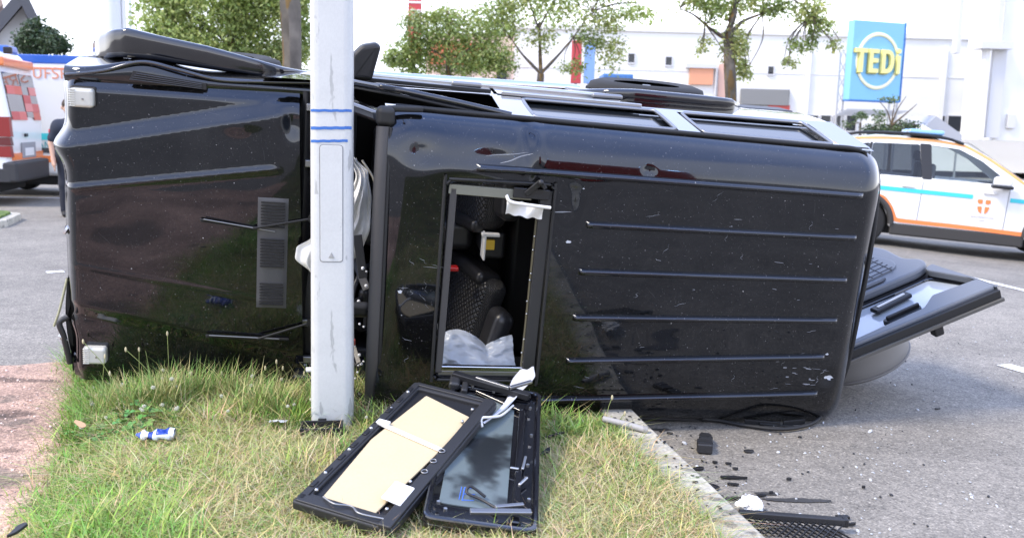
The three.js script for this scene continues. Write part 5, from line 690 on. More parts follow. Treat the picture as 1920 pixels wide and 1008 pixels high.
  if (opt.text) { add(o, 'roof_stripe', bx(0.4, 5.0, H - 0.13, H + 0.04, -0.08, 0.012, 0.02), M.blue); add(o, 'trim_line', bx(0.4, 5.0, H - 0.235, H - 0.205, 0.0, 0.010, 0), M.orange); }
  flipX(o); return o;
}
{
  ambulance('white ambulance seen from its tail lamp corner and rear doors', [-8.74, 0, -16.7], 0.19, {});
  const b = ambulance('white ambulance with blue roof edge and orange lettering behind the other one', [-5.6, 0, -19.2], 0.04, { h: 2.72, text: true, noFlankWindow: true });
  b.updateMatrixWorld(true); const p = b.worldToLocal(spot(19, 146, 19.3)), g = textGeo('BERUFSRETTUNG', 0.215, 0.006, fontR); g.scale(1.04, 1, 1); add(b, 'lettering', T(g, p.x, p.y, 0.006), std(lin(0.72, 0.30, 0.18), 0.5));
  const p2 = b.worldToLocal(spot(82, 277, 19.3)); add(b, 'lettering', T(textGeo('AN', 0.13, 0.006, fontR), p2.x, p2.y, 0.006), std(lin(0.10, 0.35, 0.38), 0.5));
}
// ---------------------------------------------------------------- person by the ambulances
{
  const o = thing('person', 'person in navy shirt and dark trousers standing by the ambulances', 'person', [-7.10, 0, -15.4], 0.5);
  const K = 1.86 / 1.80, J = { hip: [0, 0.93, 0], chest: [0.0, 1.32, 0], neck: [0, 1.50, 0.01], head: [0, 1.66, 0.03] };
  const cap = (p, a, b, ra, rb) => { const ab = b.clone().sub(a), t = clamp(p.clone().sub(a).dot(ab) / ab.lengthSq()); return p.distanceTo(a.clone().addScaledVector(ab, t)) - lerp(ra, rb, t); };
  const smin = (a, b, k) => { const h = clamp(0.5 + 0.5 * (b - a) / k); return lerp(b, a, h) - k * h * (1 - h); };
  const field = (bones, grow, k = 0.05) => p => { let d = 9; for (const [a, b, ra, rb] of bones) d = smin(d, cap(p, VV(a), VV(b), ra + grow, rb + grow), k); return d; };
  const mesh = (fn, lo, hi, res) => { const mc = new MarchingCubes(res, M.white, false, false, 60000), c = VV(lo).add(VV(hi)).multiplyScalar(0.5), s = Math.max(hi[0] - lo[0], hi[1] - lo[1], hi[2] - lo[2]) / 2; mc.isolation = 0; for (let z = 0; z < res; z++) for (let y = 0; y < res; y++) for (let x = 0; x < res; x++) { const h = res / 2, p = V((x - h) / h, (y - h) / h, (z - h) / h).multiplyScalar(s).add(c); mc.field[x + y * res + z * res * res] = -fn(p); } mc.update(); const n = mc.count, g = new THREE.BufferGeometry(); g.setAttribute('position', new THREE.BufferAttribute(mc.positionArray.slice(0, n * 3), 3)); g.setAttribute('normal', new THREE.BufferAttribute(mc.normalArray.slice(0, n * 3), 3)); g.scale(s, s, s); g.translate(c.x, c.y, c.z); return g; };
  const torso = [[[-0.10, 0.98, 0], [0.10, 0.98, 0], 0.125, 0.125], [[-0.13, 1.36, 0], [0.13, 1.36, 0], 0.115, 0.115], [[0, 0.98, 0], [0, 1.36, 0], 0.13, 0.14]];
  const legs = s => [[[s * 0.095, 0.93, 0], [s * 0.11, 0.50, 0.02], 0.095, 0.062], [[s * 0.11, 0.50, 0.02], [s * 0.115, 0.09, -0.01], 0.062, 0.042]];
  const arms = s => [[[s * 0.20, 1.40, 0], [s * 0.265, 1.12, -0.02], 0.058, 0.046], [[s * 0.265, 1.12, -0.02], [s * 0.25, 0.88, 0.06], 0.045, 0.032]];
  const hand = s => { const l = [[[s * 0.25, 0.88, 0.06], [s * 0.245, 0.80, 0.085], 0.032, 0.034]]; for (let k = 0; k < 4; k++) l.push([[s * 0.245, 0.80, 0.060 + k * 0.02], [s * 0.235, 0.715 - 0.01 * (1.5 - Math.abs(k - 1.5)), 0.068 + k * 0.02], 0.0115, 0.009]); l.push([[s * 0.245, 0.85, 0.10], [s * 0.235, 0.79, 0.135], 0.012, 0.010]); return l; };
  const head = [[[0, 1.47, 0], [0, 1.58, 0.01], 0.056, 0.055], [[0, 1.70, -0.005], [0, 1.64, 0.03], 0.092, 0.078], [[0, 1.60, 0.045], [0, 1.63, 0.05], 0.055, 0.055], [[0, 1.665, 0.115], [0, 1.64, 0.125], 0.010, 0.014], [[-0.095, 1.67, 0], [-0.095, 1.65, 0], 0.02, 0.016], [[0.095, 1.67, 0], [0.095, 1.65, 0], 0.02, 0.016]];
  const feet = s => [[[s * 0.115, 0.055, -0.05], [s * 0.125, 0.04, 0.15], 0.05, 0.04]];
  const all = [...torso, ...legs(1), ...legs(-1), ...arms(1), ...arms(-1), ...hand(1), ...hand(-1), ...head];
  const bodyF = field(all, 0, 0.022);
  const sc = g => { g.scale(K, K, K); return g; };
  add(o, 'body', sc(mesh(bodyF, [-0.45, 0, -0.45], [0.45, 1.84, 0.45], 100)), std(lin(0.50, 0.30, 0.21), 0.6));
  const shirt = field([...torso, [[0.17, 1.40, 0], [0.245, 1.20, -0.015], 0.062, 0.060], [[-0.17, 1.40, 0], [-0.245, 1.20, -0.015], 0.062, 0.060]], 0.014, 0.05); add(o, 'shirt', sc(mesh(p => Math.max(shirt(p), 0.90 - p.y), [-0.45, 0.7, -0.45], [0.45, 1.6, 0.45], 70)), std(lin(0.022, 0.028, 0.045), 0.9));
  const trou = field([[[-0.09, 0.95, 0], [0.09, 0.95, 0], 0.13, 0.13], ...legs(1), ...legs(-1)], 0.018, 0.03); add(o, 'trousers', sc(mesh(p => Math.max(trou(p), p.y - 1.0, 0.05 - p.y), [-0.5, 0, -0.5], [0.5, 1.05, 0.5], 70)), std(lin(0.018, 0.020, 0.03), 0.9));
  const sh = field([...feet(1), ...feet(-1)], 0.0, 0.02); add(o, 'shoes', sc(mesh(p => Math.max(sh(p), -p.y), [-0.25, -0.05, -0.25], [0.25, 0.35, 0.25], 40)), std(lin(0.015, 0.015, 0.015), 0.6));
  const hr = field([[[0, 1.715, -0.02], [0, 1.70, 0.01], 0.093, 0.088], [[0, 1.66, -0.05], [0, 1.70, -0.03], 0.07, 0.08]], 0.006, 0.02); add(o, 'hair', sc(mesh(p => Math.max(hr(p), 1.60 - p.y, (p.z - 0.055) - (p.y - 1.69) * 0.7), [-0.2, 1.5, -0.2], [0.2, 1.9, 0.2], 44)), std(lin(0.05, 0.035, 0.025), 0.85));
  add(o, 'sleeve_badge', T(new THREE.SphereGeometry(0.035, 10, 8).scale(0.4, 1, 1), -0.295, 1.35, 0), std(lin(0.5, 0.08, 0.09), 0.7)); add(o, 'sleeve_badge', T(new THREE.SphereGeometry(0.035, 10, 8).scale(0.4, 1, 1), 0.295, 1.35, 0), std(lin(0.5, 0.08, 0.09), 0.7));
}
// ---------------------------------------------------------------- trees
const leafTone = [lin(0.25, 0.33, 0.075), lin(0.31, 0.39, 0.10), lin(0.34, 0.39, 0.12), lin(0.20, 0.27, 0.065)];
const leafMat = phy(lin(1, 1, 1), 0.6, { vertexColors: true, transmission: 0.45, thickness: 0 });
const barkTex = tex(256, (u, v) => { const f = fbm(u * 16, v * 4, 16, 161, 5), m = fbm(u * 6 + 3, v * 6, 6, 162, 4), b = 0.36 + 0.35 * (f - 0.5); return m > 0.60 ? [b * 1.12, b * 0.90, b * 0.55] : [b * 1.0, b * 0.94, b * 0.86]; }, true, 1);
const bark = std(lin(1, 1, 1), 0.95, { map: barkTex, bumpMap: barkTex, bumpScale: 0.03 });
function limb(p, q, r0, r1, bend = 0.1) { const a = p.clone(), b = q.clone(), m = a.clone().lerp(b, 0.5).add(V(rr(-1, 1), rr(0, 0.6), rr(-1, 1)).multiplyScalar(bend * a.distanceTo(b))); const c = new THREE.CatmullRomCurve3([a, m, b]); const g = new THREE.TubeGeometry(c, 12, 1, 9), pos = g.attributes.position; for (let i = 0; i <= 12; i++) { const cp = c.getPointAt(i / 12), r = lerp(r0, r1, i / 12) * (1 + 0.08 * Math.sin(i * 5.1)); for (let j = 0; j <= 9; j++) { const k = i * 10 + j, v = V().fromBufferAttribute(pos, k).sub(cp).multiplyScalar(r).add(cp); pos.setXYZ(k, v.x, v.y, v.z); } } g.computeVertexNormals(); return { g, c }; }
function leaves(clumps, size, dens, tones = leafTone) {   // clumps: [Vector3, rx, ry, rz, n]
  const pos = [], col = [];
  for (const [c, rx, ry, rz, n] of clumps) {
    const tone = tones[Math.floor(rnd() * tones.length)];
    const subs = Array.from({ length: 7 }, () => V(rr(-0.75, 0.75), rr(-0.75, 0.75), rr(-0.75, 0.75)));
    for (let k = 0; k < n * dens * 5.0; k++) {
      const s = subs[Math.floor(rnd() * 7)], d = V(rr(-1, 1), rr(-1, 1), rr(-1, 1)); if (d.length() > 1) continue; d.multiplyScalar(0.72).add(s); if (d.length() > 1.45 || (d.length() > 0.95 && rnd() < 0.5)) continue;
      const p = V(c.x + d.x * rx, c.y + d.y * ry, c.z + d.z * rz), u = V(rr(-1, 1), rr(-0.9, 0.3), rr(-1, 1)).normalize(), w = V(rr(-1, 1), rr(-1, 1), rr(-1, 1)).cross(u).normalize(), L = size * rr(0.42, 0.95), hw = L * 0.28;
      const a = p, b = p.clone().addScaledVector(u, L * 0.5).addScaledVector(w, hw), e = p.clone().addScaledVector(u, L * 0.5).addScaledVector(w, -hw), t = p.clone().addScaledVector(u, L); t.y -= 0.1 * L;
      for (const q of [a, b, t, a, t, e]) pos.push(q.x, q.y, q.z); const f = rr(0.7, 1.35), h = rr(0.9, 1.15); for (let i = 0; i < 6; i++) col.push(tone.r * f * h, tone.g * f, tone.b * f);
    }
  }
  const g = new THREE.BufferGeometry(); g.setAttribute('position', new THREE.Float32BufferAttribute(pos, 3)); g.setAttribute('color', new THREE.Float32BufferAttribute(col, 3)); g.computeVertexNormals(); return g;
}
function tree(name, label, category, base, fork, rTrunk, limbsTo, clumps, size, dens, group, tones) {
  const o = thing(name, label, category, [base.x, base.y, base.z], 0, group), rel = v => v.clone().sub(base);
  const main = limb(V(0, 0, 0), rel(fork), rTrunk * 1.15, rTrunk * 0.85, 0.03); add(o, 'trunk', main.g, bark);
  const br = limbsTo.map(([from, to, r]) => limb(rel(from), rel(to), r, r * 0.3, 0.12).g); if (br.length) add(o, 'limbs', mg(br), bark);
  const tw = []; for (const [c, rx, ry, rz] of clumps) { const n = [...limbsTo].sort((p, q) => p[1].distanceTo(c) - q[1].distanceTo(c))[0], s = n ? n[1] : fork; for (let k = 0; k < 3; k++) tw.push(limb(rel(s), rel(c.clone().add(V(rr(-0.6, 0.6) * rx, rr(-0.6, 0.6) * ry, rr(-0.6, 0.6) * rz))), rTrunk * 0.13, 0.006, 0.15).g); }
  if (tw.length) add(o, 'twigs', mg(tw), bark);
  add(o, 'crown', leaves(clumps.map(([c, ...r]) => [rel(c), ...r]), size, dens, tones), leafMat); return o;
}
{
  const S = (x, y, d) => spot(x, y, d), cl = (d, list) => list.map(([x, y, rx, ry, n, dz = 0]) => { const k = (d + dz) / FOCAL; return [S(x, y, d + dz), rx * k, ry * k, Math.max(rx, ry) * k * 0.8, n]; });
  const base = (x, d) => { const p = S(x, 300, d); p.y = 0; return p; };
  const G = 'street trees behind the crash';
  { // mossy trunk close behind the bonnet with foliage hanging to its left
    const d = 15.5, b = base(533, d), f = S(538, -120, d);
    tree('street_tree', 'thick mossy tree trunk rising behind the bonnet beside the lamp post', 'tree', b, f, 0.165, [[S(537, -90, d), S(420, -200, d), 0.07], [S(538, -110, d), S(650, -220, d), 0.07], [S(538, -110, d), S(540, -330, d), 0.09]],
      cl(d, [[400, -190, 140, 60, 900], [540, -260, 170, 90, 1200], [680, -200, 130, 60, 800]]), 0.12, 1, G);
  }
  { const d = 21, b = base(430, d), f = S(430, 30, d);
    tree('street_tree', 'leafy low-branched tree filling the gap left of the mossy trunk', 'tree', b, f, 0.09, [[S(430, 90, d), S(340, 20, d), 0.035], [S(430, 60, d), S(500, 0, d), 0.035], [f, S(430, -60, d), 0.05]],
      cl(d, [[330, 40, 70, 45, 900], [400, 60, 75, 50, 1000], [480, 50, 65, 60, 1000], [555, 60, 40, 60, 700, 1], [330, -30, 70, 50, 800], [420, -20, 90, 50, 1000], [510, -30, 80, 50, 900], [300, 10, 40, 25, 350], [560, -20, 45, 55, 500, 1], [500, 105, 55, 25, 420], [420, 100, 50, 22, 350], [370, 95, 45, 25, 380], [455, 10, 70, 40, 700], [300, 70, 30, 30, 260], [530, 20, 50, 60, 600], [545, 100, 35, 30, 300]]), 0.13, 1.35, G); }
  { const d = 27, b = base(1078 - 230, d), f = S(840, 110, d);
    tree('street_tree', 'broad bushy green tree beyond the running board of the car', 'tree', b, f, 0.09, [[f, S(775, 90, d), 0.03], [f, S(900, 80, d), 0.03], [f, S(840, 20, d), 0.04]],
      cl(d, [[770, 100, 50, 40, 600], [830, 70, 60, 50, 800], [900, 90, 60, 45, 800], [790, 60, 45, 30, 420], [860, 120, 70, 25, 500], [935, 120, 30, 25, 260], [880, 40, 50, 35, 460], [745, 120, 25, 18, 160], [830, 25, 30, 20, 200], [920, 60, 40, 35, 350], [780, 40, 30, 25, 250]]), 0.14, 1.3, G); }
  { const d = 23, b = base(1013, d), f = S(1014, 138, d);
    tree('street_tree', 'small forked tree with airy crown in front of the red and blue banners', 'tree', b, f, 0.105, [[f, S(960, 75, d), 0.045], [f, S(1012, 40, d), 0.055], [f, S(1075, 70, d), 0.045], [S(1012, 60, d), S(985, -20, d), 0.03], [S(1012, 50, d), S(1050, -10, d), 0.03], [S(1075, 70, d), S(1110, 20, d), 0.02]],
      cl(d, [[925, 20, 45, 35, 420], [985, 10, 50, 40, 560], [1040, 15, 55, 40, 560], [1095, 10, 50, 40, 480], [1150, 100, 30, 35, 260], [1100, 75, 35, 25, 230], [1130, 50, 40, 30, 300], [1200, 15, 45, 25, 330], [1075, 125, 28, 18, 130], [960, 45, 30, 22, 200], [1010, 70, 26, 24, 170], [1000, -40, 100, 40, 700], [1120, -30, 80, 35, 500]]), 0.12, 1.0, G); }
  { const d = 20, b = base(1366, d), f = S(1366, 60, d);
    tree('street_tree', 'tree with a leafy trunk standing in front of the pale hall', 'tree', b, f, 0.125, [[S(1366, 75, d), S(1322, 45, d), 0.05], [S(1366, 60, d), S(1370, -30, d), 0.075], [S(1366, 70, d), S(1430, 25, d), 0.055], [S(1322, 45, d), S(1275, 15, d), 0.03], [S(1430, 25, d), S(1490, 0, d), 0.035], [S(1366, 40, d), S(1400, -20, d), 0.04], [S(1490, 0, d), S(1520, 30, d), 0.02]],
      cl(d, [[1335, 20, 35, 25, 300], [1300, 0, 40, 20, 220], [1380, 95, 26, 45, 420], [1395, 130, 20, 20, 140], [1400, 5, 40, 25, 300], [1455, 15, 35, 18, 240], [1320, 85, 16, 14, 70], [1520, 20, 38, 28, 330], [1545, 45, 25, 20, 150], [1500, 85, 22, 18, 110], [1478, 115, 18, 10, 60], [1568, 82, 16, 12, 60], [1370, -30, 110, 30, 800], [1500, -25, 70, 25, 400], [1525, 70, 12, 30, 130]]), 0.115, 1.0, G); }
  { // wiry shrub in front of the blue sign
    const d = 26, b = base(1668, d), f = S(1672, 235, d);
    tree('shrub', 'wiry half-bare shrub with pine-green tufts below the blue sign', 'shrub', b, f, 0.045, [[f, S(1720, 195, d), 0.03], [f, S(1700, 180, d), 0.025], [f, S(1650, 190, d), 0.025], [f, S(1730, 235, d), 0.02], [f, S(1640, 235, d), 0.02], [f, S(1680, 185, d), 0.02]],
      cl(d, [[1640, 240, 20, 14, 220], [1670, 245, 26, 16, 330], [1700, 235, 24, 14, 240], [1655, 220, 18, 12, 100], [1668, 185, 14, 6, 70], [1638, 252, 18, 12, 130]]), 0.10, 1.0, undefined, [lin(0.05, 0.10, 0.03), lin(0.10, 0.16, 0.04)]);
    tree('shrub', 'small clipped green bush beneath the blue sign', 'shrub', base(1614, 32), S(1614, 230, 32), 0.05, [], cl(32, [[1614, 216, 14, 6, 130], [1590, 232, 10, 8, 70]]), 0.11, 1.0, undefined, [lin(0.08, 0.14, 0.03)]);
  }
  { const d = 24, b = base(80, d), f = S(80, 75, d); tree('conifer_bush', 'dense dark green bush beside the small house above the ambulance', 'tree', b, f, 0.08, [[f, S(60, 55, d), 0.03], [f, S(105, 80, d), 0.03]], cl(d, [[65, 65, 30, 28, 900], [90, 75, 32, 24, 900], [60, 88, 34, 14, 500], [110, 88, 18, 12, 300], [72, 48, 22, 16, 400]]), 0.13, 1.2, undefined, [lin(0.035, 0.075, 0.022), lin(0.055, 0.10, 0.03)]); }
}
// ---------------------------------------------------------------- buildings and signs
const render1 = (() => { const t = tex(256, (u, v) => { const f = fbm(u * 6, v * 6, 6, 171, 5), g = vnoise(u * 100, v * 100, 100, 172), b = 0.93 + 0.05 * (f - 0.5) + 0.03 * (g - 0.5); return [b, b * 0.995, b * 0.98]; }, true, 0.2); return std(lin(0.95, 0.95, 0.94), 0.85, { map: t }); })();
const greyR = std(lin(0.60, 0.60, 0.60), 0.85), darkGl = phy(lin(0.02, 0.024, 0.03), 0.1), frameW = std(lin(0.6, 0.6, 0.6), 0.6), salmon = std(lin(0.72, 0.34, 0.20), 0.8);
function panelAt(parent, name, x0, y0, x1, y1, d, thick, mat, base) { const a = spot(x0, y1, d), b = spot(x1, y0, d); return add(parent, name, bx(a.x - base.x, b.x - base.x, a.y - base.y, b.y - base.y, -d - base.z - thick / 2, -d - base.z + thick / 2, 0.01), mat); }
{
  const d = 48, z = -d, c = V(16, 0, z), o = thing('white_hall', 'long white retail hall with small square windows behind the trees', 'building', [c.x, c.y, c.z]);
  const l = spot(960, 200, d).x - c.x, r = 24, top = spot(1300, 62, d).y;
  add(o, 'wall', bx(l, r, 0, top, -14, 0, 0.02), render1); add(o, 'parapet', bx(l - 0.1, r + 0.1, top, top + 0.25, -14.1, 0.12, 0.02), render1); add(o, 'cornice', bx(l, r, spot(1300, 133, d).y - 0.03, spot(1300, 133, d).y + 0.03, 0, 0.03, 0.01), render1);
  const win = (x0, y0, x1, y1, mat = darkGl) => { const a = spot(x0, y1, d), b = spot(x1, y0, d), X0 = a.x - c.x, X1 = b.x - c.x; const w = add(o, 'window', bx(X0, X1, a.y, b.y, -0.05, 0.03, 0.005), mat); add(w, 'window_frame', mg([bx(X0 - 0.05, X0, a.y - 0.05, b.y + 0.05, 0, 0.07, 0.004), bx(X1, X1 + 0.05, a.y - 0.05, b.y + 0.05, 0, 0.07, 0.004), bx(X0, X1, a.y - 0.07, a.y, 0, 0.09, 0.004), bx(X0, X1, b.y, b.y + 0.05, 0, 0.07, 0.004)]), frameW); };
  win(1178, 101, 1190, 117); win(1248, 107, 1260, 122); win(1440, 125, 1451, 139);
  for (let k = 0; k < 4; k++) win(1514 + k * 24, 217, 1534 + k * 24, 245); for (let k = 0; k < 2; k++) win(1738 + k * 38, 218, 1772 + k * 38, 246); 
  panelAt(o, 'orange_panel', 1292, 128, 1338, 158, d - 0.1, 0.16, salmon, c); panelAt(o, 'panel_frame', 1286, 120, 1344, 127, d - 0.15, 0.25, frameW, c); panelAt(o, 'panel_frame', 1339, 128, 1344, 190, d - 0.15, 0.25, frameW, c); panelAt(o, 'orange_panel', 1345, 120, 1364, 190, d - 0.05, 0.12, std(lin(0.66, 0.42, 0.33), 0.8), c);
  const gate = panelAt(o, 'roller_gate', 1388, 168, 1481, 197, d - 0.1, 0.16, std(lin(0.20, 0.20, 0.19), 0.7), c); panelAt(o, 'red_base', 1440, 197, 1481, 209, d - 0.1, 0.17, std(lin(0.55, 0.10, 0.08), 0.7), c);
  for (let k = 0; k < 8; k++) panelAt(o, 'gate_slat', 1389, 169 + k * 3.5, 1480, 171 + k * 3.5, d - 0.22, 0.05, std(lin(0.24, 0.24, 0.23), 0.7), c);
  for (const x of [1512, 1765]) panelAt(o, 'downpipe', x, 90, x + 3, 250, d - 0.1, 0.12, render1, c);
}
{
  const d = 40, c = spot(1860, 250, d); c.y = 0; const o = thing('corner_block', 'white corner block with tall grey panels behind the emergency car', 'building', [c.x, 0, -d]); c.z = -d;
  panelAt(o, 'wall', 1830, -160, 2300, 262, d + 1.6, 3, render1, c); panelAt(o, 'pilaster', 1838, 92, 1846, 262, d - 0.1, 0.4, render1, c); panelAt(o, 'grey_panel', 1847, 94, 1888, 258, d - 0.02, 0.2, greyR, c); panelAt(o, 'canopy', 1832, 80, 1892, 92, d - 0.2, 0.8, frameW, c); panelAt(o, 'grey_panel', 1797, -160, 1812, 100, d + 0.4, 0.4, greyR, c); panelAt(o, 'grey_panel', 1874, -160, 1888, 78, d - 0.1, 0.3, greyR, c); panelAt(o, 'wall_hatch', 1888, 214, 1906, 240, d - 0.0, 0.15, frameW, c);
  // grey hipped kiosk roof and parasol in front of the hall
  const k = thing('parasol', 'pale blue and cream parasol open behind the emergency car', 'parasol', [spot(1730, 245, 36).x, 0, -36]); const yT = spot(1730, 234, 36).y; add(k, 'canopy', T(new THREE.ConeGeometry(0.42, 0.24, 8, 1, true), 0, yT - 0.1, 0), std(lin(0.70, 0.68, 0.58), 0.9)); add(k, 'pole', T(new THREE.CylinderGeometry(0.02, 0.02, yT, 8), 0, yT / 2, 0), M.steel); add(k, 'valance', T(new THREE.CylinderGeometry(0.42, 0.42, 0.09, 8, 1, true), 0, yT - 0.265, 0), std(lin(0.40, 0.58, 0.70), 0.9));
  const tt = thing('grey_tent', 'grey gabled canopy tent beside the shrub', 'tent', [spot(1722, 240, 38).x, 0, -38]); const e = spot(1700, 250, 38).y, pk = spot(1700, 217, 38).y; add(tt, 'tent_roof', extr(shapeOf([[-0.5, e], [0.15, pk], [1.2, e], [1.2, e - 0.3], [-0.5, e - 0.3]], 0.01), 2.4, 0.01).translate(0, 0, -1.2), std(lin(0.40, 0.41, 0.43), 0.9)); for (const x of [-0.45, 1.15]) add(tt, 'tent_leg', bx(x - 0.03, x + 0.03, 0, e - 0.3, 0.9, 0.96, 0.004), M.steel);
}
{ // blue square sign on a lattice frame
  const d = 36, a = spot(1583, 187, d), b = spot(1697, 187, d), t = spot(1650, 40, d), W = b.x - a.x + 0.1, H = t.y - a.y, cx = (a.x + b.x) / 2, o = thing('shop_sign', 'large light blue shop sign with yellow letters on a steel lattice', 'sign', [cx, 0, -d], 0.34), y0 = a.y;
  const w = W * 0.97; add(o, 'sign_box', bx(-w / 2, w / 2, y0, y0 + H, -0.35, 0, 0.02), std(lin(0.22, 0.50, 0.74), 0.5)); add(o, 'sign_edge', bx(w / 2 + 0.002, w / 2 + 0.06, y0 - 0.02, y0 + H + 0.02, -0.36, 0.02, 0.01), std(lin(0.04, 0.16, 0.45), 0.5)); add(o, 'sign_edge', bx(-w / 2, w / 2, y0 - 0.05, y0 - 0.002, -0.36, 0.02, 0.01), std(lin(0.04, 0.16, 0.45), 0.5));
  const yel = std(lin(0.88, 0.80, 0.30), 0.5), cy = y0 + H * 0.50, R = w * 0.40; const rg = new THREE.TorusGeometry(R, 0.065, 8, 64); rg.scale(1, 1.06, 0.5); add(o, 'sign_ring', T(rg, 0, cy, 0.02), std(lin(0.86, 0.82, 0.55), 0.5));
  const g = textGeo('TEDi', 0.86, 0.12); const bw = g.boundingBox.clone(); g.translate(-(bw.max.x + bw.min.x) / 2, -0.43, 0); g.scale((w * 0.88) / (bw.max.x - bw.min.x), 1, 1); add(o, 'sign_letters', T(g, -0.08, cy, 0.05), yel);
  const g2 = textGeo('TEDi', 0.86, 0.05); g2.translate(-(bw.max.x + bw.min.x) / 2, -0.43, 0); g2.scale((w * 0.90) / (bw.max.x - bw.min.x), 1.05, 1); add(o, 'letter_shadow_plate', T(g2, -0.08, cy - 0.02, 0.02), std(lin(0.45, 0.42, 0.12), 0.6));
  const st = std(lin(0.5, 0.5, 0.5), 0.5, { metalness: 0.4 });
  for (const x of [-w / 2 - 0.15, -w / 2 + 0.12, w / 2 - 0.05, w / 2 + 0.32]) add(o, 'lattice_post', bx(x - 0.03, x + 0.03, 0, y0 + H * 0.6, -0.5, -0.44, 0.005), st);
  const dg = []; for (const x of [-w / 2 - 0.15, w / 2 - 0.05]) for (let k = 0; k < 9; k++) { const y = k * 0.55; dg.push(beam([x, y, -0.47], [x + 0.3, y + 0.5, -0.47], 0.02, 0.02), beam([x + 0.3, y, -0.47], [x, y + 0.5, -0.47], 0.02, 0.02)); } add(o, 'lattice_bracing', mg(dg), st); for (let k = 0; k < 5; k++) add(o, 'maintenance_deck', beam([-w / 2 - 0.3, y0 - 0.35 - k * 0.05, 0.3 - k * 0.15], [w / 2 + 0.2, y0 - 0.35 - k * 0.03, 0.3 - k * 0.15], 0.05, 0.03), st);
}
{ // banners and pylons
  const fl = (name, label, x0, y0, x1, y1, d, mat, extra) => { const a = spot(x0, y1, d), b = spot(x1, y0, d), o = thing(name, label, 'banner', [(a.x + b.x) / 2, 0, -d]); const w = (b.x - a.x) / 2; add(o, 'panel', bx(-w, w, a.y, b.y, -0.1, 0.0, 0.02), mat); add(o, 'mast', bx(-0.05, 0.05, 0, a.y, -0.09, -0.01, 0.01), M.steel); if (extra) extra(o, w, a.y, b.y); return o; };
  const redB = std(lin(0.50, 0.055, 0.06), 0.6);
  fl('advertising_pylon', 'tall red pylon sign with white upright lettering above the bushy tree', 764, -160, 792, 120, 33, redB, (o, w, y0, y1) => { const g = textGeo('IN', 0.36, 0.02); g.rotateZ(Math.PI / 2); const p = spot(789, 49, 33); add(o, 'lettering', T(g, 0.20, p.y, 0.0), M.white); add(o, 'band', bx(-w - 0.01, w + 0.01, spot(778, 6, 33).y, spot(778, 2, 33).y, -0.11, 0.012, 0.004), M.white); });
  fl('advertising_banner', 'red banner beside the blue one behind the forked tree', 1070, 76, 1092, 156, 34, redB); fl('advertising_banner', 'blue and violet banner beside the red one behind the forked tree', 1094, 80, 1117, 156, 34, std(lin(0.22, 0.36, 0.72), 0.6));
  const p = spot(1160, 146, 30), o = thing('blue_van_roof', 'blue container box showing above the rear wheel', 'container', [p.x, 0, -30]); const a = spot(1131, 152, 30), b = spot(1188, 139, 30); add(o, 'box', bx(a.x - p.x, b.x - p.x, 0.2, b.y, -1.6, 0, 0.03), std(lin(0.07, 0.20, 0.48), 0.5)); for (let k = 0; k < 6; k++) add(o, 'corrugation', bx(lerp(a.x, b.x, (k + 0.3) / 6) - p.x, lerp(a.x, b.x, (k + 0.6) / 6) - p.x, 0.25, b.y - 0.05, 0.0, 0.02, 0.004), std(lin(0.06, 0.17, 0.42), 0.5));
  const ob = thing('orange_shop', 'low building with red and orange front behind the bushy tree', 'building', [spot(860, 200, 46).x, 0, -46]); const c = V(ob.position.x, 0, -46); panelAt(ob, 'wall', 800, 70, 965, 260, 46, 2, std(lin(0.75, 0.55, 0.45), 0.8), c); panelAt(ob, 'red_front', 805, 80, 900, 120, 44.9, 0.1, std(lin(0.62, 0.16, 0.08), 0.7), c); panelAt(ob, 'door', 930, 130, 950, 200, 44.9, 0.1, darkGl, c);
}
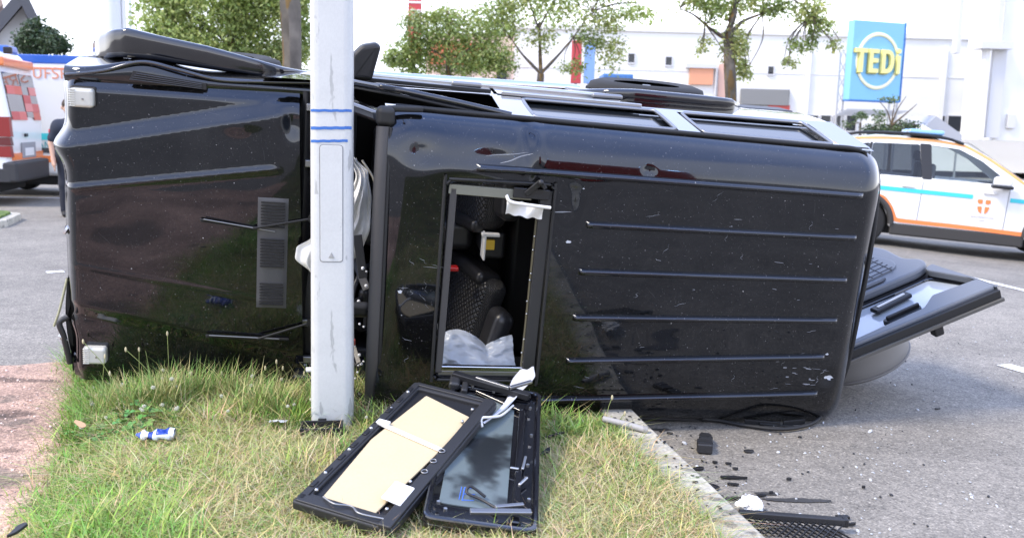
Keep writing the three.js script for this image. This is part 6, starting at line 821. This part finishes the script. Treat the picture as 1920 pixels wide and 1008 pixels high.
{ // pale masts at the left, low house
  const d = 18, p = spot(212, 100, d), o = thing('white_mast', 'broad white round mast rising behind the front wheel arch', 'mast', [p.x, 0, -d]); add(o, 'mast_shaft', T(new THREE.CylinderGeometry(0.165, 0.19, 9, 28), 0, 4.5, 0), std(lin(0.68, 0.70, 0.72), 0.5)); add(o, 'base_flange', T(new THREE.CylinderGeometry(0.3, 0.3, 0.06, 24), 0, 0.03, 0), M.steel); add(o, 'cable_duct', bx(0.19, 0.25, 0, 9, -0.03, 0.03, 0.01), M.white);
  const q = spot(10, 60, 30), h = thing('small_house', 'white house gable with dark overhanging roof beyond the ambulances', 'house', [q.x, 0, -30], 0.42);
  const R = (x, y, dz = 0) => { const p = spot(x, y, 30); return [p.x - q.x, p.y, dz]; }, pk = R(38, 2), er = R(54, 38), el = R(-150, 262), wallM = std(lin(0.62, 0.64, 0.66), 0.85), roofM = std(lin(0.16, 0.115, 0.095), 0.8), board = std(lin(0.09, 0.09, 0.095), 0.7);
  const gs = new THREE.Shape(); gs.moveTo(el[0], 0); gs.lineTo(er[0] - 0.12, 0); gs.lineTo(er[0] - 0.12, er[1]); gs.lineTo(pk[0], pk[1] - 0.1); gs.lineTo(el[0], el[1]); gs.closePath();
  add(h, 'wall', T(extr(gs, 6, 0.01), 0, 0, -6.2), wallM);
  add(h, 'roof', hexa([[pk[0], pk[1], 0.5], [pk[0], pk[1], -6.5], [el[0], el[1], -6.5], [el[0], el[1], 0.5]], [0, 0.3, 0]), roofM); add(h, 'roof', hexa([[pk[0] + 0.005, pk[1], 0.5], [pk[0] + 0.005, pk[1], -6.5], [er[0] + 0.1, er[1] - 0.15, -6.5], [er[0] + 0.1, er[1] - 0.15, 0.5]], [0, 0.3, 0]), roofM);
  add(h, 'barge_board', beam([pk[0], pk[1] + 0.1, 0.56], [el[0], el[1] + 0.1, 0.56], 0.32, 0.08, [0, 0, 1], 0.01), board); add(h, 'barge_board', beam([pk[0] + 0.03, pk[1] + 0.1, 0.57], [er[0] + 0.1, er[1] - 0.05, 0.57], 0.28, 0.08, [0, 0, 1], 0.01), board);
  add(h, 'rear_roof', hexa([[pk[0] - 0.6, pk[1] - 0.2, -1], [el[0], el[1] + 1.0, -1], [el[0], el[1] + 5.5, -5], [pk[0] - 1.6, pk[1] + 3.0, -5]], [0, 0.2, 0]), roofM);
  const lp = spot(233, 60, 40), ob = thing('slim_mast', 'slim pale lamp mast beside the broad white mast', 'mast', [spot(243, 60, 26).x, 0, -26]); add(ob, 'mast_shaft', T(new THREE.CylinderGeometry(0.05, 0.07, 10, 16), 0, 5, 0), M.white); add(ob, 'base_flange', T(new THREE.CylinderGeometry(0.14, 0.14, 0.05, 16), 0, 0.025, 0), M.steel);
}
// ---------------------------------------------------------------- fire engine across the road, mirrored small in the roof panel
{
  const o = thing('fire_engine', 'red fire engine with lit blue roof beacons standing across the road', 'fire engine', [6.1, 0, 7.6], Math.atan2(-5.2, -11) + Math.PI / 2 - 0.15); const redP = phy(lin(0.42, 0.015, 0.012), 0.3, { clearcoat: 0.8 });
  // x runs along the vehicle; it is broadside to the crash
  add(o, 'cab', T(extr(shapeOf([[2.0, 0.5], [4.0, 0.5], [4.05, 1.6], [3.75, 2.75], [2.0, 2.85]], 0.15), 2.4, 0.08), 0, 0, -1.2), redP); add(o, 'equipment_body', bx(-3.6, 1.95, 0.55, 3.0, -1.22, 1.22, 0.06), redP);
  for (let k = 0; k < 3; k++) for (const z of [-1.24, 1.24]) { const sh = add(o, 'roller_shutter', bx(-3.4 + k * 1.75, -1.85 + k * 1.75, 0.95, 2.55, z - 0.02, z + 0.02, 0.01), M.alu); }
  for (const z of [-1.22, 1.22]) { add(o, 'cab_window', bx(2.3, 3.6, 1.65, 2.5, z - 0.02, z + 0.02, 0.02), M.glassDark); add(o, 'white_stripe', bx(-3.6, 4.0, 0.72, 0.90, z - 0.03, z + 0.03, 0.005), M.white); }
  for (const x of [-2.2, 3.0]) for (const z of [-1.05, 1.05]) roadWheel(o, x, 0.5, z, 0.5, 0.3);
  add(o, 'underbody', bx(-3.4, 3.8, 0.35, 0.6, -1.0, 1.0, 0.03), M.liner);
  const lit = std(lin(0.05, 0.12, 0.5), 0.3, { emissive: lin(0.35, 0.6, 1), emissiveIntensity: 9 });
  for (const [x, y] of [[-3.5, 3.12], [-1.6, 3.12], [0.9, 3.12], [2.3, 2.98], [3.3, 2.95], [3.9, 1.2]]) for (const z of [-1.0, 1.0]) { const b = new THREE.Group(); b.name = 'beacon'; o.add(b); add(b, 'beacon_lens', T(new THREE.CylinderGeometry(0.09, 0.11, 0.16, 16), x, y, z), lit); add(b, 'beacon_base', T(new THREE.CylinderGeometry(0.12, 0.12, 0.06, 16), x, y - 0.1, z), M.darkPlastic); }
}
renderer.render(scene, camera);
